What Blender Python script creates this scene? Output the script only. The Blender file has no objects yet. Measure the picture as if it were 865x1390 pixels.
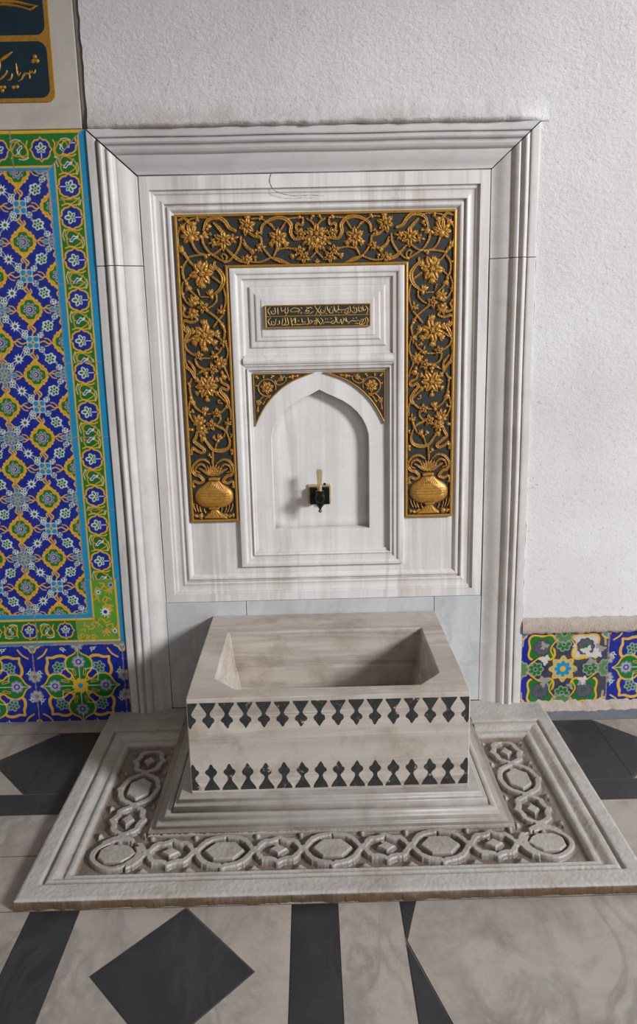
import bpy, bmesh, math, random
import numpy as np
from mathutils import Matrix, Vector
R_ = random.Random(5)
NR = np.random.RandomState(7)
scene = bpy.context.scene
COL = scene.collection

# ------------------------------------------------------------------ camera
F_, CX, CY, CZ, YAW, PIT, ROL = 988.2266, -0.023617, -1.926134, 1.078399, -0.008458, 0.200560, 0.021661
PU, PV = 432.5, 650.0
cyw, syw, cp, sp, cr, sr = math.cos(YAW), math.sin(YAW), math.cos(PIT), math.sin(PIT), math.cos(ROL), math.sin(ROL)
M_yaw = np.array([[cyw, syw, 0], [-syw, cyw, 0], [0, 0, 1]])
M_pit = np.array([[1, 0, 0], [0, cp, -sp], [0, sp, cp]])
M_rol = np.array([[cr, 0, -sr], [0, 1, 0], [sr, 0, cr]])
MC = M_rol @ M_pit @ M_yaw          # world -> (right, forward, up)
cam_d = bpy.data.cameras.new('camera')
cam = bpy.data.objects.new('camera', cam_d)
COL.objects.link(cam)
cam_d.sensor_fit = 'VERTICAL'
cam_d.sensor_height = 24.0
cam_d.lens = F_ / 1390.0 * 24.0
cam_d.shift_y = -(695.0 - PV) / 1390.0
cam_d.clip_start = 0.01
r_, f_, u_ = MC[0], MC[1], MC[2]
cam.matrix_world = Matrix(((r_[0], u_[0], -f_[0], CX), (r_[1], u_[1], -f_[1], CY), (r_[2], u_[2], -f_[2], CZ), (0, 0, 0, 1)))
scene.camera = cam


def on_wall(u, v, y0=0.0):
    """photograph pixel -> (x, z) on the wall plane y = y0"""
    d = MC.T @ np.array([(u - PU) / F_, 1.0, -(v - PV) / F_])
    t = (y0 - CY) / d[1]
    return (CX + t * d[0], CZ + t * d[2])


# ------------------------------------------------------------------ object helpers
def link(o, parent=None):
    COL.objects.link(o)
    if parent is not None:
        o.parent = parent
        m = Matrix.Identity(4)
        p = parent
        while p is not None:
            m = m @ Matrix.Translation(-Vector(p.location))
            p = None if p.parent is None else p.parent if p.type == 'EMPTY' else None
        o.matrix_parent_inverse = Matrix.Translation(-Vector(parent.location)) if parent.type == 'EMPTY' else Matrix.Identity(4)
    return o


def thing(name, label, cat, loc, group=None):
    o = bpy.data.objects.new(name, None)
    o.empty_display_size = 0.05
    COL.objects.link(o)
    o.location = loc
    return tag(o, label, cat, group)


def tag(o, label, cat, group=None):
    o['label'] = label
    o['category'] = cat
    if group:
        o['group'] = group
    return o


def structure(o):
    o['kind'] = 'structure'
    return o


def from_np(name, V, Q, mat, parent=None, colors=None, smooth=False, mats=None, mat_idx=None):
    """fast mesh from vertex array V (n,3) and quad array Q (m,4)"""
    me = bpy.data.meshes.new(name)
    V = np.asarray(V, np.float32)
    Q = np.asarray(Q, np.int32)
    k = Q.shape[1]
    me.vertices.add(len(V))
    me.vertices.foreach_set('co', V.ravel())
    me.loops.add(Q.size)
    me.loops.foreach_set('vertex_index', Q.ravel())
    me.polygons.add(len(Q))
    me.polygons.foreach_set('loop_start', np.arange(0, Q.size, k, dtype=np.int32))
    me.polygons.foreach_set('loop_total', np.full(len(Q), k, np.int32))
    if smooth:
        me.polygons.foreach_set('use_smooth', np.ones(len(Q), bool))
    me.update(calc_edges=True)
    me.validate()
    if colors is not None:
        a = me.color_attributes.new('Col', 'FLOAT_COLOR', 'POINT')
        c = np.ones((len(V), 4), np.float32)
        c[:, :3] = colors
        a.data.foreach_set('color', c.ravel())
    me.materials.append(mat)
    return link(bpy.data.objects.new(name, me), parent)


def from_bm(name, bm, mat, parent=None, smooth=False, bevel=0.0, segs=2, auto=None):
    me = bpy.data.meshes.new(name)
    bmesh.ops.recalc_face_normals(bm, faces=bm.faces)
    bm.to_mesh(me)
    bm.free()
    if smooth:
        me.polygons.foreach_set('use_smooth', np.ones(len(me.polygons), bool))
    for m in (mat if isinstance(mat, (list, tuple)) else [mat]):
        me.materials.append(m)
    o = link(bpy.data.objects.new(name, me), parent)
    if bevel:
        b = o.modifiers.new('bevel', 'BEVEL')
        b.width = bevel
        b.segments = segs
        b.limit_method = 'ANGLE'
        b.angle_limit = 0.6
    return o


def box(bm, x0, x1, y0, y1, z0, z1):
    vs = [bm.verts.new(c) for c in ((x0, y0, z0), (x1, y0, z0), (x1, y1, z0), (x0, y1, z0), (x0, y0, z1), (x1, y0, z1), (x1, y1, z1), (x0, y1, z1))]
    for f in ((0, 3, 2, 1), (4, 5, 6, 7), (0, 1, 5, 4), (1, 2, 6, 5), (2, 3, 7, 6), (3, 0, 4, 7)):
        bm.faces.new([vs[i] for i in f])


def tri(bm):
    big = [f for f in bm.faces if len(f.verts) > 4]
    for f in big:
        f.normal_update()
    bmesh.ops.triangulate(bm, faces=big, ngon_method='EAR_CLIP')


def loops_mesh(bm, loops, close=True, cap_first=False, cap_last=False):
    """skin a list of equal length vertex loops"""
    rows = [[bm.verts.new(c) for c in l] for l in loops]
    n = len(rows[0])
    for a, b in zip(rows[:-1], rows[1:]):
        for i in range(n if close else n - 1):
            j = (i + 1) % n
            bm.faces.new((a[i], a[j], b[j], b[i]))
    if cap_first:
        bm.faces.new(rows[0])
    if cap_last:
        bm.faces.new(rows[-1][::-1])


def lathe(bm, prof, seg=24, M=None):
    """revolve (r, h) profile round +z, transformed by M"""
    M = M or Matrix.Identity(4)
    loops = [[M @ Vector((r * math.cos(2 * math.pi * i / seg), r * math.sin(2 * math.pi * i / seg), h)) for i in range(seg)] for r, h in prof]
    loops_mesh(bm, loops, True, True, True)


def rect_loop(hw, zt, zb, y):
    return [(-hw, y, zb), (hw, y, zb), (hw, y, zt), (-hw, y, zt)]


def resample(prof, n=5):
    """round a (t, y) profile a little by Chaikin cutting"""
    p = [np.array(q, float) for q in prof]
    for _ in range(2):
        q = [p[0]]
        for a, b in zip(p[:-1], p[1:]):
            q += [a * .78 + b * .22, a * .22 + b * .78]
        q.append(p[-1])
        p = q
    return p


# ------------------------------------------------------------------ materials
def lin(c):
    c = np.asarray(c, float) / 255.0
    return np.where(c <= 0.04045, c / 12.92, ((c + 0.055) / 1.055) ** 2.4)


def rgba(c):
    return tuple(lin(c)) + (1.0,)


class NT:
    def __init__(s, name):
        s.m = bpy.data.materials.new(name)
        s.m.use_nodes = True
        s.t = s.m.node_tree
        s.t.nodes.clear()
        s.out = s.n('ShaderNodeOutputMaterial')
        s.b = s.n('ShaderNodeBsdfPrincipled')
        s.l(s.b.outputs[0], s.out.inputs[0])

    def n(s, t, **k):
        o = s.t.nodes.new(t)
        for a, b in k.items():
            setattr(o, a, b)
        return o

    def l(s, a, b):
        s.t.links.new(a, b)

    def coord(s, scale=(1, 1, 1)):
        tc = s.n('ShaderNodeTexCoord')
        mp = s.n('ShaderNodeMapping')
        mp.inputs['Scale'].default_value = scale
        s.l(tc.outputs['Object'], mp.inputs[0])
        return mp.outputs[0]

    def noise(s, co, scale, detail=4, rough=.55, dist=0):
        o = s.n('ShaderNodeTexNoise')
        s.l(co, o.inputs['Vector'])
        o.inputs['Scale'].default_value = scale
        o.inputs['Detail'].default_value = detail
        o.inputs['Roughness'].default_value = rough
        o.inputs['Distortion'].default_value = dist
        return o.outputs['Fac']

    def ramp(s, fac, stops):
        o = s.n('ShaderNodeValToRGB')
        e = o.color_ramp.elements
        while len(e) < len(stops):
            e.new(.5)
        for el, (p, c) in zip(e, stops):
            el.position = p
            el.color = c if len(c) == 4 else tuple(c) + (1,)
        s.l(fac, o.inputs[0])
        return o.outputs[0]

    def mix(s, fac, a, b, mode='MIX'):
        o = s.n('ShaderNodeMix', data_type='RGBA', blend_type=mode)
        for sock, v in ((o.inputs[0], fac), (o.inputs[6], a), (o.inputs[7], b)):
            if hasattr(v, 'links') or hasattr(v, 'is_linked'):
                s.l(v, sock)
            else:
                sock.default_value = v
        return o.outputs[2]

    def bump(s, h, strength, dist=.002):
        o = s.n('ShaderNodeBump')
        o.inputs['Strength'].default_value = strength
        o.inputs['Distance'].default_value = dist
        s.l(h, o.inputs['Height'])
        return o

    def math(s, op, a, b=0.0):
        o = s.n('ShaderNodeMath', operation=op)
        for sock, v in zip(o.inputs, (a, b)):
            if hasattr(v, 'is_linked'):
                s.l(v, sock)
            else:
                sock.default_value = v
        return o.outputs[0]


W_ = (1, 1, 1, 1)
K_ = (0, 0, 0, 1)


def marble(name, base, vein, stain, vein_amt=.5, stain_amt=.4, stretch=(1, 1, .35), rough=.42, ao=.55, ao_dist=.03, ao_col=(120, 98, 78), bump=.12, scale=1.0, dirt=None):
    t = NT(name)
    co = t.coord()
    cs = t.coord(stretch)
    v1 = t.noise(cs, 9 * scale, 6, .6, 1.2)
    v1 = t.ramp(v1, [(.40, K_), (.5, W_), (.60, K_)])
    v2 = t.noise(cs, 5 * scale, 5, .6, .4)
    v2 = t.ramp(v2, [(.35, K_), (.75, W_)])
    vf = t.math('MULTIPLY', t.math('MULTIPLY', v1, v2), vein_amt)
    c = t.mix(vf, rgba(base), rgba(vein))
    cloud = t.ramp(t.noise(cs, 3.5 * scale, 4), [(.3, K_), (.8, W_)])
    c = t.mix(t.math('MULTIPLY', cloud, vein_amt * .55), c, rgba(vein))
    st = t.ramp(t.noise(co, 11, 7, .68, .3), [(.48, K_), (.75, W_)])
    c = t.mix(t.math('MULTIPLY', st, stain_amt), c, rgba(stain))
    fine = t.ramp(t.noise(co, 160, 3, .6), [(.60, K_), (.78, W_)])
    c = t.mix(t.math('MULTIPLY', fine, stain_amt * .5), c, rgba(stain))
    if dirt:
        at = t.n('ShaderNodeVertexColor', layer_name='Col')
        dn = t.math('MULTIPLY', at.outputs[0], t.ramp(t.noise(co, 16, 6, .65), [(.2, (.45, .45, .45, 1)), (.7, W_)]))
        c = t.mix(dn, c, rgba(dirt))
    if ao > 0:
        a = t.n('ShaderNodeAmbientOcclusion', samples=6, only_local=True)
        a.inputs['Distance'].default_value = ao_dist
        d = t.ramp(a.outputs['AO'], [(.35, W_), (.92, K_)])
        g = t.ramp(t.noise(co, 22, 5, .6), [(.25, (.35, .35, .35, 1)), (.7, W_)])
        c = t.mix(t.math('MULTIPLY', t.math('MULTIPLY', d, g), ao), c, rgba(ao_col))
    t.l(c, t.b.inputs['Base Color'])
    t.b.inputs['Roughness'].default_value = rough
    bp = t.bump(t.noise(co, 90, 5, .65), bump, .002)
    bp2 = t.bump(t.noise(co, 14, 3, .5), bump * .8, .006)
    t.l(bp.outputs[0], bp2.inputs['Normal'])
    t.l(bp2.outputs[0], t.b.inputs['Normal'])
    return t.m


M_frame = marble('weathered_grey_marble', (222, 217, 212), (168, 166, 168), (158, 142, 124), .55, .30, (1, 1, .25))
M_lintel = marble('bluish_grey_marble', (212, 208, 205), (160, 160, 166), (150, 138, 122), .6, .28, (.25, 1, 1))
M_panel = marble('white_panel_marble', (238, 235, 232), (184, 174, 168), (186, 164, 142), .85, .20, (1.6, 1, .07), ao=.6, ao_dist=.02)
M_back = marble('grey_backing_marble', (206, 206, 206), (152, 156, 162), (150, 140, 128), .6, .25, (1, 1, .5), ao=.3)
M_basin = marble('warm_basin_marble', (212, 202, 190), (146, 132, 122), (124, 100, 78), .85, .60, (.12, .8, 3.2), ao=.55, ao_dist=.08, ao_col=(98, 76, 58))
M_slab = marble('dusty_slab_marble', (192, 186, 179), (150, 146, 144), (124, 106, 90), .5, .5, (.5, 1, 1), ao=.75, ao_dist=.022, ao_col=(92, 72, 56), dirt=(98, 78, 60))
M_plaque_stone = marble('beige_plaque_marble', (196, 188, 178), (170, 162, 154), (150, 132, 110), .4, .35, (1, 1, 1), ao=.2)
M_floor_w = marble('white_floor_marble', (184, 174, 163), (112, 108, 106), (112, 90, 72), .8, .5, (1, .5, 1), rough=.38, ao=0)
M_floor_k = marble('black_floor_slate', (38, 40, 44), (82, 84, 86), (74, 68, 62), .4, .35, (1, .5, 1), rough=.42, ao=0)
M_floor_g = marble('blue_grey_floor_slate', (106, 112, 122), (146, 148, 152), (124, 112, 98), .5, .35, (1, .5, 1), rough=.45, ao=0)
M_grout = marble('floor_grout', (120, 108, 96), (90, 82, 74), (80, 70, 60), .5, .5, rough=.9, ao=0)


def plaster_mat():
    t = NT('rough_white_plaster')
    co = t.coord()
    c = t.mix(t.ramp(t.noise(co, 3, 5), [(.35, K_), (.7, W_)]), rgba((226, 222, 221)), rgba((212, 207, 205)))
    c = t.mix(t.math('MULTIPLY', t.ramp(t.noise(co, 40, 6, .7), [(.55, K_), (.8, W_)]), .3), c, rgba((176, 166, 158)))
    c = t.mix(t.ramp(t.noise(co, 130, 2, .5), [(.68, K_), (.73, (.45, .45, .45, 1))]), c, rgba((150, 138, 130)))
    # grime that has settled along the top of the surround
    sz = t.n('ShaderNodeSeparateXYZ')
    t.l(co, sz.inputs[0])
    mz = t.n('ShaderNodeMapRange')
    t.l(sz.outputs[2], mz.inputs[0])
    for k, v in zip((1, 2, 3, 4), (1.64, 1.57, 0, 1)):
        mz.inputs[k].default_value = v
    xr = t.n('ShaderNodeMapRange')
    t.l(sz.outputs[0], xr.inputs[0])
    for k, v in zip((1, 2, 3, 4), (.545, .42, 0, 1)):
        xr.inputs[k].default_value = v
    gr = t.math('MULTIPLY', t.math('MULTIPLY', mz.outputs[0], xr.outputs[0]), t.ramp(t.noise(co, 9, 5), [(.3, K_), (.7, W_)]))
    c = t.mix(t.math('MULTIPLY', gr, .55), c, rgba((150, 132, 120)))
    t.l(c, t.b.inputs['Base Color'])
    t.b.inputs['Roughness'].default_value = .9
    sx = t.n('ShaderNodeSeparateXYZ')
    t.l(co, sx.inputs[0])
    hi = t.n('ShaderNodeMapRange')
    t.l(sx.outputs[2], hi.inputs[0])
    for k, v in zip((1, 2, 3, 4), (.4, 1.9, .22, 1.0)):
        hi.inputs[k].default_value = v
    nb = t.noise(t.coord((.85, 1, 1.2)), 78, 7, .68, .25)
    b1 = t.bump(t.math('MULTIPLY', nb, hi.outputs[0]),   .60, .009)
    b2 = t.bump(t.noise(co, 180, 4, .6), .30, .002)
    t.l(b1.outputs[0], b2.inputs['Normal'])
    t.l(b2.outputs[0], t.b.inputs['Normal'])
    return t.m


def simple(name, col, rough=.5, metal=0.0, var=.15, vscale=40, dark=None, bump=.1, bdist=.001):
    t = NT(name)
    co = t.coord()
    dk = dark or tuple(int(v * .6) for v in col)
    c = t.mix(t.math('MULTIPLY', t.ramp(t.noise(co, vscale, 5, .65), [(.35, K_), (.75, W_)]), var), rgba(col), rgba(dk))
    t.l(c, t.b.inputs['Base Color'])
    t.b.inputs['Roughness'].default_value = rough
    t.b.inputs['Metallic'].default_value = metal
    b = t.bump(t.noise(co, vscale * 4, 3), bump, bdist)
    t.l(b.outputs[0], t.b.inputs['Normal'])
    return t.m


def painted(name, rough, spec=.5, coat=0.0, bump=.05):
    t = NT(name)
    a = t.n('ShaderNodeVertexColor', layer_name='Col')
    co = t.coord()
    c = t.mix(t.math('MULTIPLY', t.ramp(t.noise(co, 70, 4, .6), [(.4, K_), (.8, W_)]), .22), a.outputs[0], (.10, .09, .08, 1))
    t.l(c, t.b.inputs['Base Color'])
    t.b.inputs['Roughness'].default_value = rough
    t.b.inputs['Specular IOR Level'].default_value = spec
    b = t.bump(t.noise(co, 45, 4), bump, .002)
    t.l(b.outputs[0], t.b.inputs['Normal'])
    return t.m


def gold_mat(name, bright, dark, ao=.8):
    t = NT(name)
    co = t.coord()
    c = t.mix(t.ramp(t.noise(co, 120, 4, .6), [(.35, K_), (.75, W_)]), rgba(bright), rgba(tuple(int(v * .82) for v in bright)))
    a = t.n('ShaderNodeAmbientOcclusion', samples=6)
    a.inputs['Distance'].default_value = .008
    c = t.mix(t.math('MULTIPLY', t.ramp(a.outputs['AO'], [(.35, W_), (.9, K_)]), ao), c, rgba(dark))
    t.l(c, t.b.inputs['Base Color'])
    t.b.inputs['Metallic'].default_value = .35
    t.b.inputs['Roughness'].default_value = .42
    b = t.bump(t.noise(co, 260, 3), .25, .001)
    t.l(b.outputs[0], t.b.inputs['Normal'])
    return t.m


M_plaster = plaster_mat()
M_mortar = simple('beige_mortar', (186, 172, 160), .95, 0, .5, 60, (140, 122, 108), .6, .004)
M_strip = simple('grey_gap_strip', (128, 116, 108), .8, 0, .5, 30, (96, 86, 78), .3)
M_gold = gold_mat('gilding', (198, 144, 62), (52, 33, 15))
M_goldflat = gold_mat('flat_gilding', (190, 138, 48), (90, 60, 24), .3)
M_goldpale = gold_mat('pale_gilding', (226, 184, 108), (110, 76, 34), .2)
M_green = simple('dark_green_ground', (40, 46, 43), .6, 0, .5, 60, (24, 28, 28), .3)
M_teal = simple('dark_teal_enamel', (14, 44, 56), .38, 0, .4, 14, (8, 28, 38), .1)
M_bronze = simple('blackened_bronze', (34, 32, 28), .34, .55, .5, 60, (16, 34, 28), .2)
M_brass = simple('pale_worn_brass', (206, 184, 146), .42, .35, .4, 60, (140, 112, 74), .2)
M_brassdull = simple('dull_brass', (150, 120, 70), .4, .6, .4, 60, (80, 60, 36), .2)
M_tile = painted('glazed_tile', .22, .5)


def inlay_mat():
    t = NT('worn_black_inlay')
    co = t.coord()
    c = t.mix(t.ramp(t.noise(co, 60, 5, .65), [(.3, K_), (.8, W_)]), rgba((36, 38, 38)), rgba((66, 66, 62)))
    c = t.mix(t.ramp(t.noise(co, 34, 6, .7, .5), [(.60, K_), (.65, W_)]), c, rgba((186, 166, 146)))
    t.l(c, t.b.inputs['Base Color'])
    t.b.inputs['Roughness'].default_value = .5
    return t.m


M_inlay = inlay_mat()


# ------------------------------------------------------------------ raster engine (relief heights and tile glazes)
def smooth_line(pts, n=6, closed=False):
    P = [np.array(p, float) for p in pts]
    if len(P) < 3:
        return np.array(P)
    out = []
    m = len(P)
    rng = range(m) if closed else range(m - 1)
    for i in rng:
        p0 = P[(i - 1) % m] if (closed or i > 0) else 2 * P[0] - P[1]
        p1, p2 = P[i], P[(i + 1) % m]
        p3 = P[(i + 2) % m] if (closed or i + 2 < m) else 2 * P[-1] - P[-2]
        for k in range(n):
            t = k / n
            out.append(.5 * ((2 * p1) + (-p0 + p2) * t + (2 * p0 - 5 * p1 + 4 * p2 - p3) * t * t + (-p0 + 3 * p1 - 3 * p2 + p3) * t ** 3))
    out.append(P[0] if closed else P[-1])
    return np.array(out)


class Grid:
    def __init__(s, x0, x1, z0, z1, res):
        s.nx = int(round((x1 - x0) / res)) + 1
        s.nz = int(round((z1 - z0) / res)) + 1
        s.xs = np.linspace(x0, x1, s.nx)
        s.zs = np.linspace(z0, z1, s.nz)
        s.res = (x1 - x0) / (s.nx - 1)
        s.X, s.Z = np.meshgrid(s.xs, s.zs)

    def win(s, x0, x1, z0, z1):
        i0, i1 = np.searchsorted(s.xs, x0), np.searchsorted(s.xs, x1, 'right')
        j0, j1 = np.searchsorted(s.zs, z0), np.searchsorted(s.zs, z1, 'right')
        if i1 <= i0 or j1 <= j0:
            return None
        return (slice(j0, j1), slice(i0, i1))

    def seg_dist(s, L, pad):
        """distance and relative position along polyline L, inside its window"""
        w = s.win(L[:, 0].min() - pad, L[:, 0].max() + pad, L[:, 1].min() - pad, L[:, 1].max() + pad)
        if w is None:
            return None
        X, Z = s.X[w], s.Z[w]
        best = np.full(X.shape, 1e9)
        tt = np.zeros(X.shape)
        d = np.hypot(*(L[1:] - L[:-1]).T)
        acc = np.concatenate([[0], np.cumsum(d)])
        tot = max(acc[-1], 1e-9)
        for i in range(len(L) - 1):
            a, b = L[i], L[i + 1]
            v = b - a
            q = max(v @ v, 1e-12)
            t = np.clip(((X - a[0]) * v[0] + (Z - a[1]) * v[1]) / q, 0, 1)
            dd = np.hypot(X - a[0] - t * v[0], Z - a[1] - t * v[1])
            m = dd < best
            best[m] = dd[m]
            tt[m] = (acc[i] + t[m] * d[i]) / tot
        return w, best, tt


def poly_sdf(X, Z, P):
    P = np.asarray(P, float)
    d = np.full(X.shape, 1e9)
    ins = np.zeros(X.shape, bool)
    n = len(P)
    for i in range(n):
        a, b = P[i], P[(i + 1) % n]
        v = b - a
        q = max(v @ v, 1e-14)
        t = np.clip(((X - a[0]) * v[0] + (Z - a[1]) * v[1]) / q, 0, 1)
        d = np.minimum(d, np.hypot(X - a[0] - t * v[0], Z - a[1] - t * v[1]))
        if a[1] != b[1]:
            c = ((a[1] > Z) != (b[1] > Z)) & (X < (b[0] - a[0]) * (Z - a[1]) / (b[1] - a[1]) + a[0])
            ins ^= c
    return np.where(ins, -d, d)


class Relief(Grid):
    """carved height field"""
    def __init__(s, *a):
        super().__init__(*a)
        s.h = np.zeros((s.nz, s.nx))

    def put(s, w, h):
        s.h[w] = np.maximum(s.h[w], h)

    def stroke(s, pts, w0, w1=None, wm=None, H=.005, groove=.35, sm=True):
        L = smooth_line(pts) if sm else np.array(pts, float)
        w1 = w0 if w1 is None else w1
        wm = (w0 + w1) / 2 if wm is None else wm
        r = s.seg_dist(L, max(w0, w1, wm))
        if r is None:
            return
        w, d, t = r
        hw = np.where(t < .5, w0 + (wm - w0) * t * 2, wm + (w1 - wm) * (t * 2 - 1)) / 2
        q = d / np.maximum(hw, 1e-5)
        h = H * np.sqrt(np.clip(1 - q * q, 0, 1)) * (.55 + .45 * np.clip(hw / .003, 0, 1))
        if groove:
            h = h * (1 - groove * np.exp(-(q / .28) ** 2))
        s.put(w, h)

    def ellipse(s, cx, cz, a, b, ang=0, H=.006, groove=0.0, flat=0.0):
        m = max(a, b)
        w = s.win(cx - m, cx + m, cz - m, cz + m)
        if w is None:
            return
        X, Z = s.X[w] - cx, s.Z[w] - cz
        c, n = math.cos(ang), math.sin(ang)
        u, v = (X * c + Z * n) / a, (-X * n + Z * c) / b
        q = u * u + v * v
        h = H * np.sqrt(np.clip((1 - q) / (1 - flat), 0, 1))
        if flat:
            h = np.minimum(h, H)
        if groove:
            h = h * (1 - groove * np.exp(-(v / .22) ** 2) * (u > -.75))
        s.put(w, h)

    def cut(s, pts, wd, depth, sm=True):
        L = smooth_line(pts) if sm else np.array(pts, float)
        r = s.seg_dist(L, wd)
        if r is None:
            return
        w, d, t = r
        s.h[w] = np.where(s.h[w] > 0, np.maximum(s.h[w] - depth * np.exp(-(d / (wd * .4)) ** 2), .0008), 0)

    def poly(s, P, H, edge=.002):
        P = np.asarray(P)
        w = s.win(P[:, 0].min(), P[:, 0].max(), P[:, 1].min(), P[:, 1].max())
        if w is None:
            return
        d = -poly_sdf(s.X[w], s.Z[w], P)
        s.put(w, H * np.sqrt(np.clip(d / edge, 0, 1)))

    def flower(s, cx, cz, r, n=6, rot=0.0, H=.008, core=.30, el=.44, wd=.34, tips=True):
        for i in range(n):
            a = rot + 2 * math.pi * i / n
            k = 1 + .10 * math.sin(i * 2.7 + cx * 90)
            s.ellipse(cx + math.cos(a) * r * .58 * k, cz + math.sin(a) * r * .58 * k, r * el, r * wd, a, H * .78, .45)
            if tips:
                s.ellipse(cx + math.cos(a) * r * .98 * k, cz + math.sin(a) * r * .98 * k, r * .13, r * .10, a, H * .55)
        for i in range(n):
            a = rot + 2 * math.pi * (i + .5) / n
            s.ellipse(cx + math.cos(a) * r * .42, cz + math.sin(a) * r * .42, r * .22, r * .15, a, H * .8, .3)
        s.ellipse(cx, cz, r * core, r * core, 0, H)
        for i in range(5):
            a = rot + 2 * math.pi * i / 5
            s.ellipse(cx + math.cos(a) * r * .17, cz + math.sin(a) * r * .17, r * .10, r * .10, 0, H * 1.12)

    def palmette(s, cx, cz, r, ang, n=5, H=.007, spread=2.2):
        for i in range(n):
            a = ang + spread * (i / (n - 1) - .5)
            k = 1 - .25 * abs(i / (n - 1) - .5) * 2
            s.ellipse(cx + math.cos(a) * r * .5 * k, cz + math.sin(a) * r * .5 * k, r * .52 * k, r * .19, a, H * .85, .4)
        s.ellipse(cx - math.cos(ang) * r * .1, cz - math.sin(ang) * r * .1, r * .3, r * .3, 0, H)
        for sg in (-1, 1):
            b = ang + sg * 2.0
            s.ellipse(cx + math.cos(b) * r * .38, cz + math.sin(b) * r * .38, r * .3, r * .2, b, H * .75, .4)

    def bud(s, cx, cz, r, ang, H=.006):
        for k in (-.55, 0, .55):
            a = ang + k
            s.ellipse(cx + math.cos(a) * r * .45, cz + math.sin(a) * r * .45, r * .6, r * .28, a, H * (.9 if k == 0 else .75), .3)
        s.ellipse(cx - math.cos(ang) * r * .3, cz - math.sin(ang) * r * .3, r * .42, r * .36, ang, H * .9)

    def mesh(s, name, y, mat, parent, keep=None, thr=.0006, flip=False):
        k = s.h > thr if keep is None else keep
        cell = k[:-1, :-1] | k[1:, :-1] | k[:-1, 1:] | k[1:, 1:]
        idx = np.arange(s.nx * s.nz).reshape(s.nz, s.nx)
        Q = np.stack([idx[:-1, :-1], idx[:-1, 1:], idx[1:, 1:], idx[1:, :-1]], -1)[cell]
        used = np.unique(Q)
        remap = np.full(s.nx * s.nz, -1)
        remap[used] = np.arange(len(used))
        X, Z, H = s.X.ravel()[used], s.Z.ravel()[used], s.h.ravel()[used]
        if flip:
            X = -X
            Q = Q[:, ::-1]
        V = np.stack([X, y - H, Z], -1)
        return from_np(name, V, remap[Q], mat, parent, smooth=True)


class Canvas(Grid):
    """flat glaze pattern kept as a colour per mesh vertex"""
    def __init__(s, x0, x1, z0, z1, res, col):
        super().__init__(x0, x1, z0, z1, res)
        s.c = np.zeros((s.nz, s.nx, 3)) + lin(col)
        s.clip = None

    def blend(s, w, d, col):
        a = np.clip(.5 - d / s.res, 0, 1)
        if s.clip is not None:
            a = a * s.clip[w]
        s.c[w] += (lin(col) - s.c[w]) * a[..., None]

    def stroke(s, pts, wd, col, closed=False, sm=True, n=5):
        L = smooth_line(pts, n, closed) if sm else np.array(list(pts) + ([pts[0]] if closed else []), float)
        r = s.seg_dist(L, wd + s.res * 2)
        if r is not None:
            s.blend(r[0], r[1] - wd / 2, col)

    def poly(s, P, col, sm=False):
        P = smooth_line(P, 4, True)[:-1] if sm else np.asarray(P, float)
        p = s.res * 2
        w = s.win(P[:, 0].min() - p, P[:, 0].max() + p, P[:, 1].min() - p, P[:, 1].max() + p)
        if w is not None:
            s.blend(w, poly_sdf(s.X[w], s.Z[w], P), col)

    def rect(s, x0, x1, z0, z1, col):
        w = s.win(x0 - s.res * 2, x1 + s.res * 2, z0 - s.res * 2, z1 + s.res * 2)
        if w is not None:
            X, Z = s.X[w], s.Z[w]
            s.blend(w, np.maximum(np.maximum(x0 - X, X - x1), np.maximum(z0 - Z, Z - z1)), col)

    def dot(s, cx, cz, r, col, r2=None, ang=0):
        r2 = r2 or r
        m = max(r, r2) + s.res * 2
        w = s.win(cx - m, cx + m, cz - m, cz + m)
        if w is not None:
            X, Z = s.X[w] - cx, s.Z[w] - cz
            c, n = math.cos(ang), math.sin(ang)
            u, v = X * c + Z * n, -X * n + Z * c
            s.blend(w, (np.sqrt((u / r) ** 2 + (v / r2) ** 2) - 1) * min(r, r2), col)

    def radial(s, cx, cz, fn, col, rmax):
        """fill r < fn(theta)"""
        m = rmax + s.res * 2
        w = s.win(cx - m, cx + m, cz - m, cz + m)
        if w is not None:
            X, Z = s.X[w] - cx, s.Z[w] - cz
            s.blend(w, np.hypot(X, Z) - fn(np.arctan2(Z, X)), col)

    def grout(s, pts, wd=.0022, col=(150, 128, 108)):
        L = []
        for a, b in zip(pts[:-1], pts[1:]):
            a, b = np.array(a, float), np.array(b, float)
            n = max(2, int(np.hypot(*(b - a)) / .012))
            for k in range(n):
                L.append(a + (b - a) * k / n + NR.normal(0, .0005, 2))
        L.append(np.array(pts[-1], float))
        r = s.seg_dist(np.array(L), wd * 2)
        if r is not None:
            w, d, t = r
            s.blend(w, d - wd / 2 * (1 + .6 * np.sin(t * 37) * np.sin(t * 91)), col)

    def mesh(s, name, y, mat, parent, keep=None, thick=.006):
        idx = np.arange(s.nx * s.nz).reshape(s.nz, s.nx)
        Q = np.stack([idx[:-1, :-1], idx[:-1, 1:], idx[1:, 1:], idx[1:, :-1]], -1)
        if keep is not None:
            Q = Q[keep[:-1, :-1] & keep[1:, 1:]]
        Q = Q.reshape(-1, 4)
        # very slight unevenness of hand set tiles, and a rim turned back to the wall
        Y = y + .0006 * np.sin(s.X * 31 + 1) * np.sin(s.Z * 27)
        V = np.stack([s.X, Y, s.Z], -1).reshape(-1, 3)
        used = np.unique(Q)
        remap = np.full(len(V), -1)
        remap[used] = np.arange(len(used))
        return from_np(name, V[used], remap[Q], mat, parent, colors=s.c.reshape(-1, 3)[used], smooth=True)


BLUE, DBLUE, GREEN, YEL, CYAN, WHITE, LIL, OCH = (9, 36, 138), (12, 28, 100), (22, 112, 40), (226, 172, 32), (16, 140, 188), (224, 226, 224), (168, 160, 176), (206, 158, 62)

exec_parts = []
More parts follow.
